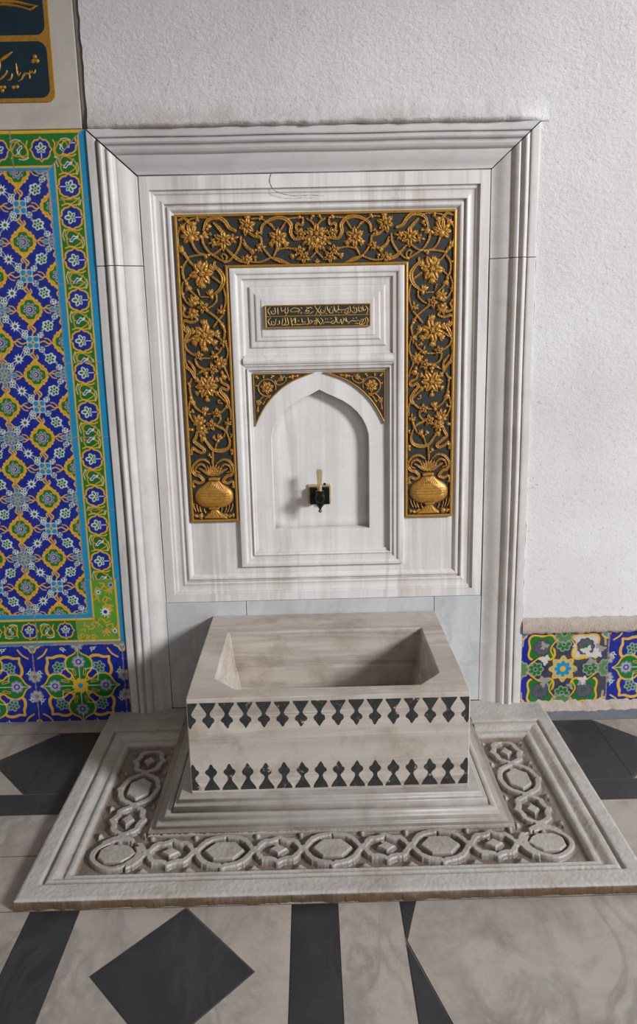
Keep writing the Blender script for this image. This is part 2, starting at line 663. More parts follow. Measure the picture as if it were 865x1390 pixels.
# ================================================================== SETTING
PL = -.011       # face of the plaster
def ragged(a, b, amp, step=.02):
    a, b = np.array(a, float), np.array(b, float)
    n = max(2, int(np.hypot(*(b - a)) / step))
    out = []
    for k in range(n):
        p = a + (b - a) * k / n
        if k:
            q = (b - a) / np.hypot(*(b - a))
            p = p + np.array([-q[1], q[0]]) * NR.normal(0, amp)
        out.append(tuple(p))
    return out




def plaster_sheet(name, edge_pts, rest):
    """a sheet of plaster with a ragged edge that turns back to the masonry"""
    bm = bmesh.new()
    vf = [bm.verts.new((x, PL, z)) for x, z in edge_pts]
    vb = [bm.verts.new((x, PL + .03, z)) for x, z in edge_pts]
    for i in range(len(vf) - 1):
        bm.faces.new((vf[i], vf[i + 1], vb[i + 1], vb[i]))
    bm.faces.new(vf + [bm.verts.new((x, PL, z)) for x, z in rest])
    tri(bm)
    return structure(from_bm(name, bm, M_plaster))


plaster_sheet('wall_right', ragged((.5565, -.02), (.5565, 1.5715), .0007) + [(.5565, 1.5715)], [(2.6, 1.5715), (2.6, -.02)])
plaster_sheet('wall_upper', [(-.5495, 3.0)] + ragged((-.5495, 3.0), (-.5495, 1.5715), .0012)[1:] + ragged((-.5495, 1.5715), (.5565, 1.5715), .0009), [(.5565, 1.5715), (2.6, 1.5715), (2.6, 3.0)])
bm = bmesh.new()
box(bm, -2.6, 2.6, .085, .20, -.02, 3.0)
structure(from_bm('wall_back', bm, M_plaster))
bm = bmesh.new()
box(bm, -2.6, -1.062, -.004, .084, -.02, 3.0)
structure(from_bm('wall_left', bm, M_plaster))

# ledge of bare mortar where the plaster stops above the right-hand tiles, and along their foot
bm = bmesh.new()
n = 90
rowsL = []
for i in range(n + 1):
    x = .5545 + (1.55 - .5545) * i / n
    j = lambda a: NR.normal(0, a)
    rowsL.append([(x, PL - .001, .277 + j(.0012)), (x, PL - .0085, .272 + j(.0015)), (x, PL - .012, .255 + j(.002)), (x, PL - .0125, .240 + j(.002)), (x, PL - .010, .2325 + j(.0018)), (x, PL - .002, .231)])
loops_mesh(bm, rowsL, False)
structure(from_bm('trim_1', bm, M_mortar, smooth=True))
bm = bmesh.new()
rowsL = []
for i in range(n + 1):
    x = .60 + (1.55 - .60) * i / n
    rowsL.append([(x, PL - .002, .024 + NR.normal(0, .0035)), (x, PL - .006, .017 + NR.normal(0, .003)), (x, PL - .012 + NR.normal(0, .002), .007 + NR.normal(0, .002)), (x, PL - .020 + NR.normal(0, .004), -.001)])
loops_mesh(bm, rowsL, False)
structure(from_bm('trim_2', bm, M_mortar, smooth=True))
# swelling lip of plaster overhanging the top of the surround
bm = bmesh.new()
rowsL = []
wv = np.convolve(NR.normal(0, 1, 230), np.ones(9) / 9, 'valid')
wv2 = np.convolve(NR.normal(0, 1, 230), np.ones(5) / 5, 'valid')
for i in range(201):
    x = -.549 + 1.125 * i / 200
    k = min(1.0, (201 - i) / 14.0, .45 + i / 40.0)
    a_, b_ = wv[i] * .006, wv2[i] * .002
    rowsL.append([(x, PL + .0005, 1.626 + a_), (x, PL - .006 * k, 1.606 + a_), (x, PL - .0165 * k, 1.590 + a_ * .5), (x, PL - .0235 * k + b_ * .5, 1.5805 + b_), (x, PL - .0225 * k + b_, 1.5735 + b_), (x, PL - .010 * k, 1.5700 + b_ * .6), (x, PL + .012, 1.5725)])
loops_mesh(bm, rowsL, False)
structure(from_bm('trim_4', bm, M_plaster, smooth=True))
# narrow grey strip added in place of the dark gap between plaque and plaster
bm = bmesh.new()
box(bm, -.5640, -.5500, -.006, .05, 1.574, 2.9)
structure(from_bm('trim_3', bm, M_strip, bevel=.001))

# ---- floor of white marble, black and blue-grey slate
bm = bmesh.new()
fl = []   # (polygon, material)  0 white 1 black 2 grey 3 grout


def slab(P, m):
    fl.append((P, m))


def rect(x0, x1, y0, y1, m):
    slab([(x0, y0), (x1, y0), (x1, y1), (x0, y1)], m)


for s in (-1, 1):
    X = lambda *a: [(s * x, y) for x, y in a]
    slab(X((.56, .02), (.75 if s > 0 else .9, .02), (.75 if s > 0 else .9, -.079), (.56, -.079)), 2 if s > 0 else 0)
    slab(X((.75 if s > 0 else .9, .02), (1.25, .02), (1.25, -.079), (.75 if s > 0 else .9, -.079)), 2 if s > 0 else 0)
    slab(X((.56, -.081), (.737, -.081), (.737, -.351), (.56, -.351)), 1)
    slab(X((.7385, -.085), (.7385, -.347), (.866, -.216)), 1)
    slab(X((.740, -.081), (.992, -.081), (.992, -.351), (.740, -.351), (.868, -.216)), 0)
    slab(X((.994, -.081), (1.25, -.081), (1.25, -.351), (.994, -.351)), 1)
    slab(X((.56, -.353), (.745, -.353), (.745, -.428), (.56, -.428)), 1)
    slab(X((.747, -.353), (1.25, -.353), (1.25, -.428), (.747, -.428)), 1)
slab([(.56, -.43), (1.25, -.43), (1.25, -.716), (.56, -.716)], 0)
slab([(-.56, -.43), (-1.25, -.43), (-1.25, -.564), (-.56, -.564)], 0)
slab([(-.56, -.566), (-.705, -.566), (-.76, -.62), (-.76, -.716), (-.56, -.716)], 0)
slab([(-.708, -.566), (-.90, -.566), (-.765, -.70), (-.763, -.622)], 1)
slab([(-.903, -.566), (-1.25, -.566), (-1.25, -.716), (-.765, -.716), (-.765, -.704)], 0)
YF, YB = -.718, -1.012
rect(-1.25, -.584, YB, YF, 0)
rect(-.582, -.490, YB, YF, 1)
dx, dy, hd = -.285, -.866, .143
slab([(-.488, YF), (dx - .001, YF), (dx - hd, dy), (dx - .001, YB), (-.488, YB)], 0)
slab([(dx + .001, YF), (-.083, YF), (-.083, YB), (dx + .001, YB), (dx + hd, dy)], 0)
slab([(dx, YF - .003), (dx + hd - .003, dy), (dx, YB + .003), (dx - hd + .003, dy)], 1)
rect(-.081, .005, YB, YF, 1)
rect(.007, .124, YB, YF, 0)
slab([(.126, YF), (.155, YF), (.127, -.806)], 1)
slab([(.126, -.816), (.19, YB), (.126, YB)], 1)
slab([(.157, YF), (1.25, YF), (1.25, YB), (.192, YB), (.128, -.81)], 0)
rect(-.56, .56, -.716, .02, 0)
x = -1.25
for row in range(3):
    y1 = YB - .002 - row * .36
    rect(-1.25, 1.25, y1 - .075, y1, 1)
    for k in range(8):
        x0 = -1.25 + k * .3125
        rect(x0 + .001, x0 + .3115, y1 - .358, y1 - .077, 0 if (k + row) % 3 else 2)
# larger plain slabs out to the edges of the room
for s in (-1, 1):
    for k in range(7):
        slab([(s * 1.252, .02 - k * .35), (s * 2.6, .02 - k * .35), (s * 2.6, -.328 - k * .35), (s * 1.252, -.328 - k * .35)], 0)
for k in range(8):
    rect(-2.6 + k * .65, -1.952 + k * .65, -3.2, -2.44, 0)
for P, m in fl:
    if sum(P[i][0] * P[(i + 1) % len(P)][1] - P[(i + 1) % len(P)][0] * P[i][1] for i in range(len(P))) < 0:
        P = P[::-1]
    f = bm.faces.new([bm.verts.new((x, y, 0)) for x, y in P])
    f.material_index = m
f = bm.faces.new([bm.verts.new(c) for c in ((-2.6, -3.2, -.0012), (2.6, -3.2, -.0012), (2.6, .2, -.0012), (-2.6, .2, -.0012))])
f.material_index = 3
tri(bm)
floor = structure(from_bm('floor', bm, [M_floor_w, M_floor_k, M_floor_g, M_grout]))

# ================================================================== MARBLE SURROUND
prof = [(0, .004), (0, -.0165), (.02, -.0175), (.190, -.0180), (.200, -.0120), (.218, -.0120), (.228, -.0195), (.27, -.0255), (.32, -.0262), (.36, -.0225), (.385, -.0165), (.41, -.0165),
        (.42, -.0205), (.46, -.0222), (.53, -.0180), (.565, -.0125), (.58, -.0085), (.62, -.0095), (.75, -.006), (.90, .002), (.965, .004), (1, .004), (1, .03)]
P_ = resample(prof)
XO, XI, ZO, ZI, ZJ = .5555, .4425, 1.571, 1.4665, 1.250
root = thing('marble_surround', 'weathered grey marble moulded surround framing the wall fountain, resting on the base slab', 'surround', (0, 0, .0225))


def jamb(sgn, z0, z1, mitre, dy=0.0):
    bm = bmesh.new()
    loops = []
    nz = 14
    for k in range(nz + 1):
        row = []
        for t, y in P_:
            x = XO + (XI - XO) * t
            top = z1 if not mitre else ZO + (ZI - ZO) * t - .0026
            z = z0 + (top - z0) * k / nz
            wob = .0007 * math.sin(z * 9 + sgn + t * 3)
            row.append((sgn * (x + wob), y + dy, z))
        loops.append(row)
    loops_mesh(bm, loops, False)
    for row, rev in ((loops[0], 1), (loops[-1], 0)):
        bm.faces.new([bm.verts.new(c) for c in row])
    return from_bm('jamb_stone', bm, M_frame, root, auto=1)


for s in (-1, 1):
    jamb(s, .0222, ZJ - .0014, False)
    jamb(s, ZJ + .0008, 0, True, dy=.0012 * s)
bm = bmesh.new()
loops = []
for k in range(21):
    row = []
    for t, y in P_:
        xe = XO + (XI - XO) * t - .0012
        row.append((-xe + 2 * xe * k / 20, y - .001, ZO + (ZI - ZO) * t + .0006 * math.sin(k * .9 + t)))
    loops.append(row)
loops_mesh(bm, loops, False)
bm.faces.new([bm.verts.new(c) for c in loops[0]])
bm.faces.new([bm.verts.new(c) for c in loops[-1]])
from_bm('lintel', bm, M_lintel, root)

# ================================================================== BACKING SLABS under the panel
for nm, x0, x1, lab in (('backing_slab', -.4415, -.2185, 'bluish grey marble slab of the fountain back, left of the basin below the panel'),
                        ('backing_slab', -.2170, .3090, 'low wide bluish grey marble slab directly behind the basin rim'),
                        ('backing_slab', .3105, .4415, 'narrow bluish grey marble slab of the fountain back, right of the basin')):
    bm = bmesh.new()
    box(bm, x0, x1, .004 + (.001 if x0 > 0 else 0), .05, .0226, .3405)
    tag(from_bm(nm, bm, M_back, bevel=.0012), lab, 'marble slab', 'slabs between basin and panel')

# ================================================================== FOUNTAIN PANEL
pan = thing('fountain_panel', 'white carved marble wall panel with gilded floral band and arched niche above the basin', 'panel', (0, .03, .341))
YFLD = .024
bm = bmesh.new()
A = (.4408, 1.4650, .3412)
B0 = (.416, 1.432, .3630)
B1 = (.3585, 1.3745, .4195)
mp = resample([(0, .006), (.02, .013), (.16, .013), (.20, .017), (.40, .0175), (.50, .014), (.58, .015), (.60, .022), (.66, .022), (.70, .0165), (.82, .0165), (.90, .021), (.95, .0245), (1, YFLD)])
loops = [rect_loop(*A, .040), rect_loop(A[0], A[1], A[2], .0075), rect_loop(A[0] - .0015, A[1] - .0015, A[2] + .0015, .006)]
for t, y in mp:
    loops.append(rect_loop(B0[0] + (B1[0] - B0[0]) * t, B0[1] + (B1[1] - B0[1]) * t, B0[2] + (B1[2] - B0[2]) * t, y))
loops_mesh(bm, loops)
from_bm('moulded_border', bm, M_panel, pan)
bm = bmesh.new()     # sunk field: a ring round the inner frame
loops_mesh(bm, [rect_loop(.3585, 1.3745, .4195, YFLD), rect_loop(.224, 1.238, .440, YFLD)])
from_bm('field_slab', bm, M_panel, pan)
# crack across the top of the border
bm = bmesh.new()
crk = [on_wall(u, v, .006) for u, v in ((368, 236), (366, 246), (372, 258), (384, 263), (400, 266), (420, 265), (440, 266))]
L = smooth_line(crk, 4)
rows2 = []
for i, p in enumerate(L):
    w_ = .0011 * (1 - .6 * i / len(L)) + .0003 * math.sin(i * 2.1)
    d_ = L[min(i + 1, len(L) - 1)] - L[max(i - 1, 0)]
    n_ = np.array([-d_[1], d_[0]]) / max(np.hypot(*d_), 1e-9)
    rows2.append([(p[0] + n_[0] * w_, .0055, p[1] + n_[1] * w_), (p[0] - n_[0] * w_, .0055, p[1] - n_[1] * w_)])
loops_mesh(bm, rows2, False)
from_bm('crack', bm, M_strip, pan)

# inner frame with an upper and a lower compartment
bm = bmesh.new()
YW = .0165
ring = resample([(0, YFLD + .004), (0, .015), (.06, .0125), (.55, .0115), (.80, .0125), (.90, .0155), (1, YW)])
O0, O1 = (.2262, 1.2405, .4378), (.2050, 1.2215, .4530)
loops_mesh(bm, [rect_loop(*(O0[i] + (O1[i] - O0[i]) * t for i in range(3)), y) for t, y in ring])
U0 = (.1965, 1.2135, 1.0160)
L0 = (.1985, .9905, .4590)


def web(x0, x1, z0, z1):
    bm.faces.new([bm.verts.new(c) for c in ((x0, YW, z0), (x1, YW, z0), (x1, YW, z1), (x0, YW, z1))])


web(-.2050, .2050, U0[1], 1.2215)
web(-.2050, .2050, .4530, L0[2])
for s in (-1, 1):
    a, b = sorted((s * .2050, s * U0[0]))
    web(a, b, L0[1], U0[1])
    a, b = sorted((s * .2050, s * L0[0]))
    web(a, b, L0[2], L0[1])
# cross bar with a rounded ridge
cb = resample([(0, YW), (.12, YW), (.2, .012), (.5, .0095), (.8, .012), (.88, YW), (1, YW)])
loops_mesh(bm, [[(-.1985, y, L0[1] + (U0[2] - L0[1]) * t), (.1985, y, L0[1] + (U0[2] - L0[1]) * t)] for t, y in cb], False)
for s in (-1, 1):
    bm.faces.new([bm.verts.new((s * .1985, y, L0[1] + (U0[2] - L0[1]) * t)) for t, y in cb])
# upper compartment: sunk, then a raised stepped seat for the tablet
seq = [(U0, YW), ((.1940, 1.2105, 1.0185), .0215), ((.1900, 1.2065, 1.0225), .0230), ((.1780, 1.1935, 1.0370), .0230), ((.1765, 1.1920, 1.0385), .0190), ((.1735, 1.1885, 1.0420), .0175), ((.1640, 1.1765, 1.0530), .0175),
       ((.1618, 1.1740, 1.0550), .0150), ((.1590, 1.1715, 1.0572), .0135), ((.1480, 1.1620, 1.0640), .0135), ((.1462, 1.1605, 1.0655), .0120), ((.1440, 1.1580, 1.0680), .0115), ((.1360, 1.1500, 1.0830), .0120), ((.1300, 1.1400, 1.0900), .0120)]
loops_mesh(bm, [rect_loop(*h, y) for h, y in seq], cap_last=True)
# lower compartment stepping in to the arch slab
YA = .0310
seq = [(L0, YW), ((.1950, .9870, .4630), .0210), ((.1925, .9850, .4665), .0215), ((.1905, .9832, .4690), .0175), ((.1885, .9815, .4712), .0165), ((.1865, .9795, .4738), .0185), ((.1845, .9775, .4760), .0255), ((.1800, .9738, .4812), .0265), ((.1785, .9722, .4830), YA), ((.1770, .9712, .4842), YA)]
loops_mesh(bm, [rect_loop(*h, y) for h, y in seq])
from_bm('inner_frame', bm, M_panel, pan)

# arch slab with the niche cut into it
half = [(.1325, .5370), (.1330, .65), (.1335, .76), (.1325, .800), (.1265, .822), (.1165, .8430), (.1025, .8620), (.0850, .8785), (.0640, .8930), (.0400, .9050), (.0200, .9140), (.0, .9245)]
arch = half + [(-x, z) for x, z in half[::-1][1:]]
bm = bmesh.new()
ov = [bm.verts.new(c) for c in rect_loop(.1770, .9712, .4842, YA)]
iv = [bm.verts.new((x, YA + .0006, z)) for x, z in arch]
es = [bm.edges.new((a, b)) for a, b in zip(ov, ov[1:] + ov[:1])] + [bm.edges.new((a, b)) for a, b in zip(iv, iv[1:] + iv[:1])]
bmesh.ops.triangle_fill(bm, edges=es, use_beauty=True, use_dissolve=False)
YN = .060
iv1 = [bm.verts.new((x * .994, YA + .003, .732 + (z - .732) * .995)) for x, z in arch]
iv2 = [bm.verts.new((x * .985, YN, .732 + (z - .732) * .988)) for x, z in arch]
for r0, r1 in ((iv, iv1), (iv1, iv2)):
    for i in range(len(arch)):
        j = (i + 1) % len(arch)
        bm.faces.new((r0[i], r0[j], r1[j], r1[i]))
bm.faces.new(iv2)
from_bm('arched_niche', bm, M_panel, pan)

# ================================================================== GILDED FLORAL BAND
band = None
bm = bmesh.new()
GO, GI, GB, GT, GIT = .3582, .2285, .5705, 1.3740, 1.2410
YB_ = .0175
U = [(-GO, GB), (-GI, GB), (-GI, GIT), (GI, GIT), (GI, GB), (GO, GB), (GO, GT), (-GO, GT)]
fr = [bm.verts.new((x, YB_, z)) for x, z in U]
bk = [bm.verts.new((x, YFLD + .002, z)) for x, z in U]
bm.faces.new(fr)
for i in range(8):
    j = (i + 1) % 8
    bm.faces.new((fr[i], fr[j], bk[j], bk[i]))
tri(bm)
band = from_bm('floral_band', bm, M_green, pan)
band['label'] = 'dark green band with gilded vines'
bm = bmesh.new()
BW = .0066
Ui = [(-GO + BW, GB + BW), (-GI - BW, GB + BW), (-GI - BW, GIT + BW), (GI + BW, GIT + BW), (GI + BW, GB + BW), (GO - BW, GB + BW), (GO - BW, GT - BW), (-GO + BW, GT - BW)]
mid = [((a + c) / 2, (b + d) / 2) for (a, b), (c, d) in zip(U, Ui)]
loops_mesh(bm, [[(x * 1.0008, YB_ + .001, z) for x, z in U], [(x * 1.0008, YB_ - .0042, z) for x, z in U], [(x, YB_ - .0052, z) for x, z in mid], [(x, YB_ - .0042, z) for x, z in Ui], [(x, YB_ + .001, z) for x, z in Ui]])
from_bm('gilded_rim', bm, M_goldflat, band)

Rf = Relief(-GO, GO, GB, GT, .0009)
Z_ = {'A': (230, 280, 7.864), 'B': (240, 430, 8.18), 'C': (245, 570, 9.267), 'T': (330, 280, 4.325)}


def cv(zm, p):
    ox, oy, s = Z_[zm]
    return on_wall(ox + p[0] / s, oy + p[1] / s, YB_)


def unit(zm):
    return .00199 / (Z_[zm][2]) * (1.0)


def st(zm, w, *pts, w1=None, wm=None, H=.0062, g=.40):
    k = unit(zm)
    Rf.stroke([cv(zm, p) for p in pts], w * k, None if w1 is None else w1 * k, None if wm is None else wm * k, H, g)


def fw(zm, x, y, r, n=6, rot=.3, H=.0095, **k):
    c = cv(zm, (x, y))
    Rf.flower(c[0], c[1], r * unit(zm), n, rot, H, **k)


def pm(zm, x, y, r, deg, n=5, H=.0085, spread=2.4):
    c = cv(zm, (x, y))
    Rf.palmette(c[0], c[1], r * unit(zm), math.radians(deg), n, H, spread)


def bd(zm, x, y, r, deg, H=.0072):
    c = cv(zm, (x, y))
    Rf.bud(c[0], c[1], r * unit(zm), math.radians(deg), H)


# --- corner and upper jamb (traced on the left half, the right half is its mirror image)
st('A', 24, (350, 330), (362, 400), (420, 490), (500, 545), (560, 580), (610, 598))
st('A', 26, (365, 262), (392, 170), (450, 132), (530, 125), (590, 165), (640, 235), (700, 262), w1=34, wm=52)
st('A', 20, (600, 598), (612, 545), (582, 512), (556, 530), (572, 562))
st('A', 24, (762, 330), (760, 400), (730, 470), (690, 530), (630, 588), (590, 602))
st('A', 22, (470, 178), (530, 240), (572, 300), wm=40, w1=30)
fw('A', 572, 365, 92, 6, .52)
pm('A', 470, 388, 66, 190, 3)
pm('A', 672, 350, 70, 15, 3)
st('A', 24, (240, 385), (270, 450), (320, 505), (390, 522))
st('A', 22, (200, 545), (290, 525), (390, 520), (480, 510), (545, 462))
bd('A', 405, 530, 44, 200)
st('A', 22, (108, 250), (86, 300), (90, 400), (120, 470))
bd('A', 140, 490, 62, 130)
st('A', 26, (100, 150), (160, 132), (210, 180), (262, 232), w1=30, wm=36)
st('A', 18, (150, 212), (200, 152), (280, 128), (380, 125), (440, 140))
bd('A', 295, 132, 36, 270)
pm('A', 225, 330, 135, 100, 5, spread=2.6)
bd('A', 150, 255, 62, 120)
bd('A', 350, 320, 62, 20)
bd('A', 250, 215, 52, 80)
bd('A', 408, 235, 44, 60)
st('A', 18, (370, 330), (400, 300), (440, 305), (430, 285))
st('A', 22, (612, 460), (680, 530), (740, 575), (830, 598), wm=40, w1=50)
bd('A', 835, 575, 55, 10)
st('A', 20, (790, 360), (820, 420), (865, 460))
fw('A', 345, 722, 118, 6, .1)
bd('A', 350, 815, 62, 265)
bd('A', 430, 680, 62, 40)
bd('A', 330, 640, 55, 120)
st('A', 30, (160, 500), (192, 560), (232, 610), (275, 645), w1=24)
st('A', 24, (182, 588), (150, 640), (140, 700), (155, 770), (190, 822))
st('A', 18, (180, 790), (225, 750), (250, 740))
bd('A', 190, 850, 56, 290)
st('A', 20, (215, 890), (250, 930), (300, 975))
st('A', 20, (150, 810), (130, 880), (145, 960), (180, 1020), (225, 1062))
bd('A', 143, 960, 34, 100)
bd('A', 112, 655, 42, 200)
st('A', 26, (480, 598), (480, 640), (530, 690), (570, 750), (572, 820), (540, 885), (500, 922), (455, 958), wm=58, w1=20)
st('A', 24, (460, 758), (520, 800), (565, 832))
st('A', 22, (580, 880), (600, 960), (600, 1040), (580, 1112))
pm('A', 550, 1125, 70, 80, 3)
bd('A', 445, 952, 62, 110)
st('A', 16, (340, 970), (420, 970))
st('A', 20, (500, 948), (502, 1010), (462, 1060), (420, 1085))
pm('A', 265, 1030, 92, 110, 5)
fw('A', 360, 1080, 62, 5, .6)
pm('A', 255, 1130, 88, 255, 5)
st('A', 22, (300, 890), (325, 960), w1=8)
st('A', 24, (390, 1110), (460, 1160), (520, 1210), (570, 1280), (598, 1345))
st('A', 22, (562, 1170), (520, 1222), (472, 1290))
bd('A', 560, 1270, 36, 300)
st('A', 24, (135, 1060), (162, 1100), (138, 1150), (180, 1182), (235, 1180), w1=30, wm=32)
st('A', 22, (275, 1180), (296, 1215), (235, 1240), (160, 1222), (138, 1260), (160, 1312), (195, 1345), w1=40, wm=36)
# --- middle of the jamb
st('B', 34, (112, 120), (140, 170), (110, 232), (86, 300), wm=60, w1=36)
fw('B', 305, 210, 122, 6, .26)
for a_, b_, d_ in ((300, 95, 90), (305, 330, 270), (205, 170, 170), (415, 195, 10), (220, 270, 215), (395, 265, 320)):
    bd('B', a_, b_, 62, d_)
st('B', 26, (115, 280), (160, 245), (200, 215))
st('B', 24, (86, 305), (112, 370), (180, 420), (232, 442))
fw('B', 242, 432, 52, 5, .2)
st('B', 22, (90, 380), (88, 470), (112, 540))
st('B', 44, (112, 560), (165, 610), (210, 690), (265, 750), wm=34, w1=20)
st('B', 20, (128, 490), (185, 560), (202, 645), w1=26, wm=34)
st('B', 20, (285, 462), (370, 460))
st('B', 24, (205, 470), (230, 540), (290, 580), (345, 588))
st('B', 30, (345, 580), (280, 605), (222, 642), w1=10, wm=36)
pm('B', 415, 440, 66, 110, 3)
fw('B', 405, 580, 62, 5, .7)
pm('B', 470, 520, 96, 30, 5)
bd('B', 510, 640, 62, 290)
st('B', 22, (462, 40), (510, 100), (532, 180), (522, 250))
bd('B', 510, 105, 40, 120)
pm('B', 518, 285, 66, 270, 3)
st('B', 22, (495, 345), (470, 392), (440, 420))
bd('B', 448, 358, 34, 150)
st('B', 22, (545, 300), (570, 390), (552, 480), (530, 560), (565, 640), (585, 705), w1=18)
st('B', 24, (420, 200), (500, 258))
st('B', 24, (480, 680), (505, 735), (572, 770), (560, 812), (500, 792), (488, 830), (540, 890), (572, 950), (560, 1000), wm=40, w1=48)
fw('B', 335, 775, 118, 6, .0)
for d_ in (95, 150, 210, 270, 330, 30):
    c_ = cv('B', (335 + 105 * math.cos(math.radians(d_)), 775 - 125 * math.sin(math.radians(d_))))
    Rf.bud(c_[0], c_[1], 48 * unit('B'), math.radians(d_), .0072)
st('B', 24, (410, 820), (480, 882), (552, 950))
st('B', 18, (500, 960), (465, 955), (462, 925), (480, 930))
st('B', 22, (165, 690), (140, 760), (152, 850), (172, 920))
bd('B', 140, 760, 40, 110)
bd('B', 160, 920, 62, 280)
st('B', 24, (180, 960), (222, 1020), (285, 1062))
bd('B', 310, 1062, 62, 80)
st('B', 22, (140, 965), (130, 1040), (152, 1110), (195, 1172))
bd('B', 160, 1055, 36, 20)
bd('B', 150, 1255, 56, 180)
fw('B', 440, 1072, 54, 5, .3)
st('B', 18, (345, 1080), (400, 1075))
st('B', 24, (490, 1060), (540, 1012), (575, 975))
st('B', 22, (480, 1095), (482, 1150), (440, 1205))
st('B', 22, (582, 985), (602, 1060), (602, 1140))
pm('B', 570, 1180, 64, 90, 3)
pm('B', 255, 1175, 105, 130, 5)
fw('B', 380, 1205, 62, 5, .2)
pm('B', 275, 1245, 95, 290, 5)
st('B', 24, (430, 1210), (520, 1252), (548, 1282))
st('B', 24, (548, 1275), (560, 1225), (570, 1190))
# --- lower jamb with the vase
st('C', 40, (215, 150), (195, 215), (170, 268), (230, 320), (300, 378), (270, 412), (205, 388), (150, 350), (140, 430), wm=46, w1=30)
bd('C', 265, 215, 66, 300)
st('C', 26, (290, 220), (330, 280), (390, 358), (450, 386), (530, 386), (598, 350), (622, 270), (585, 170), wm=56, w1=20)
bd('C', 480, 245, 66, 60)
bd('C', 430, 235, 44, 130)
st('C', 22, (455, 290), (440, 355))
st('C', 24, (440, 65), (540, 110), (570, 150))
st('C', 22, (545, 210), (562, 160), (590, 60))
bd('C', 640, 205, 36, 70)
bd('C', 650, 410, 52, 80)
bd('C', 150, 380, 44, 200)
st('C', 28, (408, 395), (405, 470), (405, 550))
bd('C', 375, 455, 42, 130)
for s in (1, -1):
    q = lambda *pts: [(412 + s * (x - 412), y) for x, y in pts]
    st('C', 22, *q((365, 545), (300, 502), (225, 512), (170, 565), (150, 625), (185, 685), (240, 705), (288, 765), (235, 795), (165, 775), (140, 845)), wm=50, w1=30)
    st('C', 20, *q((330, 610), (270, 560), (210, 575), (190, 640), (240, 660)), wm=34, w1=16)
    st('C', 18, *q((360, 700), (290, 640), (235, 612)), wm=38, w1=20)
    bd('C', *q((160, 820))[0], 44, 270)
    for x0, y0, x1, y1 in ((165, 1055, 195, 1145), (205, 1060, 230, 1150), (245, 1085, 262, 1155), (300, 1110, 318, 1165)):
        st('C', 12, *q((x0, y0), ((x0 + x1) / 2 - 6, (y0 + y1) / 2), (x1, y1)), w1=22, g=.2)
    bd('C', *q((225, 1210))[0], 66, 0 if s > 0 else 180)
    bd('C', *q((180, 1200))[0], 44, 180 if s > 0 else 0)
for i, d_ in enumerate((150, 128, 108, 90, 72, 52, 30)):
    a_ = math.radians(d_)
    st('C', 22, (412 + 20 * math.cos(a_), 715 - 20 * math.sin(a_)), (412 + 95 * math.cos(a_), 680 - 90 * math.sin(a_)), (412 + 150 * math.cos(a_) * .8, 665 - 105 * math.sin(a_)), wm=48, w1=14)
# --- centre of the top
for s in (1, -1):
    q = lambda *pts: [(432 + s * (x - 432), y + (3 if s > 0 else 3)) for x, y in pts]
    if s < 0:
        continue
    pm('T', 395, 165, 42, 150, 3)
    st('T', 12, *q((428, 125), (402, 88), (375, 72)))
    bd('T', 402, 66, 20, 60)
    bd('T', 340, 68, 22, 160)
    st('T', 13, *q((352, 80), (345, 108), (318, 102), (312, 130), (340, 150)), wm=18)
    fw('T', 337, 165, 34, 5, .2)
    pm('T', 380, 200, 44, 215, 3)
    pm('T', 400, 225, 40, 245, 3)
    st('T', 13, *q((105, 160), (112, 112), (150, 82), (200, 65), (250, 75), (280, 110), (278, 150), (302, 190), (355, 185)), wm=28, w1=16)
    st('T', 10, *q((240, 72), (290, 68), (330, 62)))
    fw('T', 205, 190, 52, 6, .5)
    bd('T', 175, 215, 28, 215)
    bd('T', 240, 215, 28, 325)
    st('T', 11, *q((160, 100), (185, 135)))
    st('T', 11, *q((246, 95), (222, 135)))
    st('T', 11, *q((203, 235), (182, 285)))
    st('T', 12, *q((105, 190), (116, 240), (162, 298)))
    st('T', 14, *q((162, 298), (215, 318), (275, 338)), wm=28, w1=6)
    st('T', 11, *q((180, 290), (202, 256), (250, 243), (305, 250)))
    fw('T', 330, 262, 32, 5, .3)
    fw('T', 355, 300, 36, 5, .9)
    bd('T', 300, 290, 26, 200)
    st('T', 11, *q((398, 300), (432, 262)))
    fw('T', 20, 115, 46, 6, .3)
    bd('T', 25, 80, 30, 90)
    pm('T', 80, 165, 32, 320, 3)
    st('T', 12, *q((30, 150), (62, 172), (105, 185)), wm=20)
    pm('T', 95, 245, 38, 10, 3)
    bd('T', 65, 262, 28, 200)
    st('T', 11, *q((0, 215), (22, 245), (50, 262)))
    st('T', 10, *q((50, 72), (100, 70), (140, 92), (162, 112)))
    bd('T', 100, 72, 20, 60)
    fw('T', 20, 315, 30, 5, .1)
    st('T', 12, *q((50, 325), (100, 325), (160, 302)))
    bd('T', 70, 310, 18, 100)
c_ = cv('T', (432, 172))
# mirror
Rf.h = np.maximum(Rf.h, Rf.h[:, ::-1])
Rf.flower(0, c_[1] + .004, .024, 6, math.pi / 2, .0105)
Rf.palmette(0, c_[1] - .016, .026, -math.pi / 2, 5, .009, 2.4)
Rf.flower(0, cv('T', (432, 328))[1], .008, 5, .3, .006)
inside = (np.abs(Rf.X) < GO - BW) & (Rf.Z > GB + BW) & (Rf.Z < GT - BW) & ((np.abs(Rf.X) > GI + BW) | (Rf.Z > GIT + BW))
nz_ = NR.normal(0, 1, Rf.h.shape)
nz_ = (nz_ + np.roll(nz_, 1, 0) + np.roll(nz_, 1, 1) + np.roll(np.roll(nz_, 1, 0), 1, 1)) / 4
Rf.h = np.where(inside & (Rf.h > .0004), np.maximum(Rf.h + nz_ * .0005, .0007), 0)
Rf.mesh('vine_relief', YB_, M_gold, band)

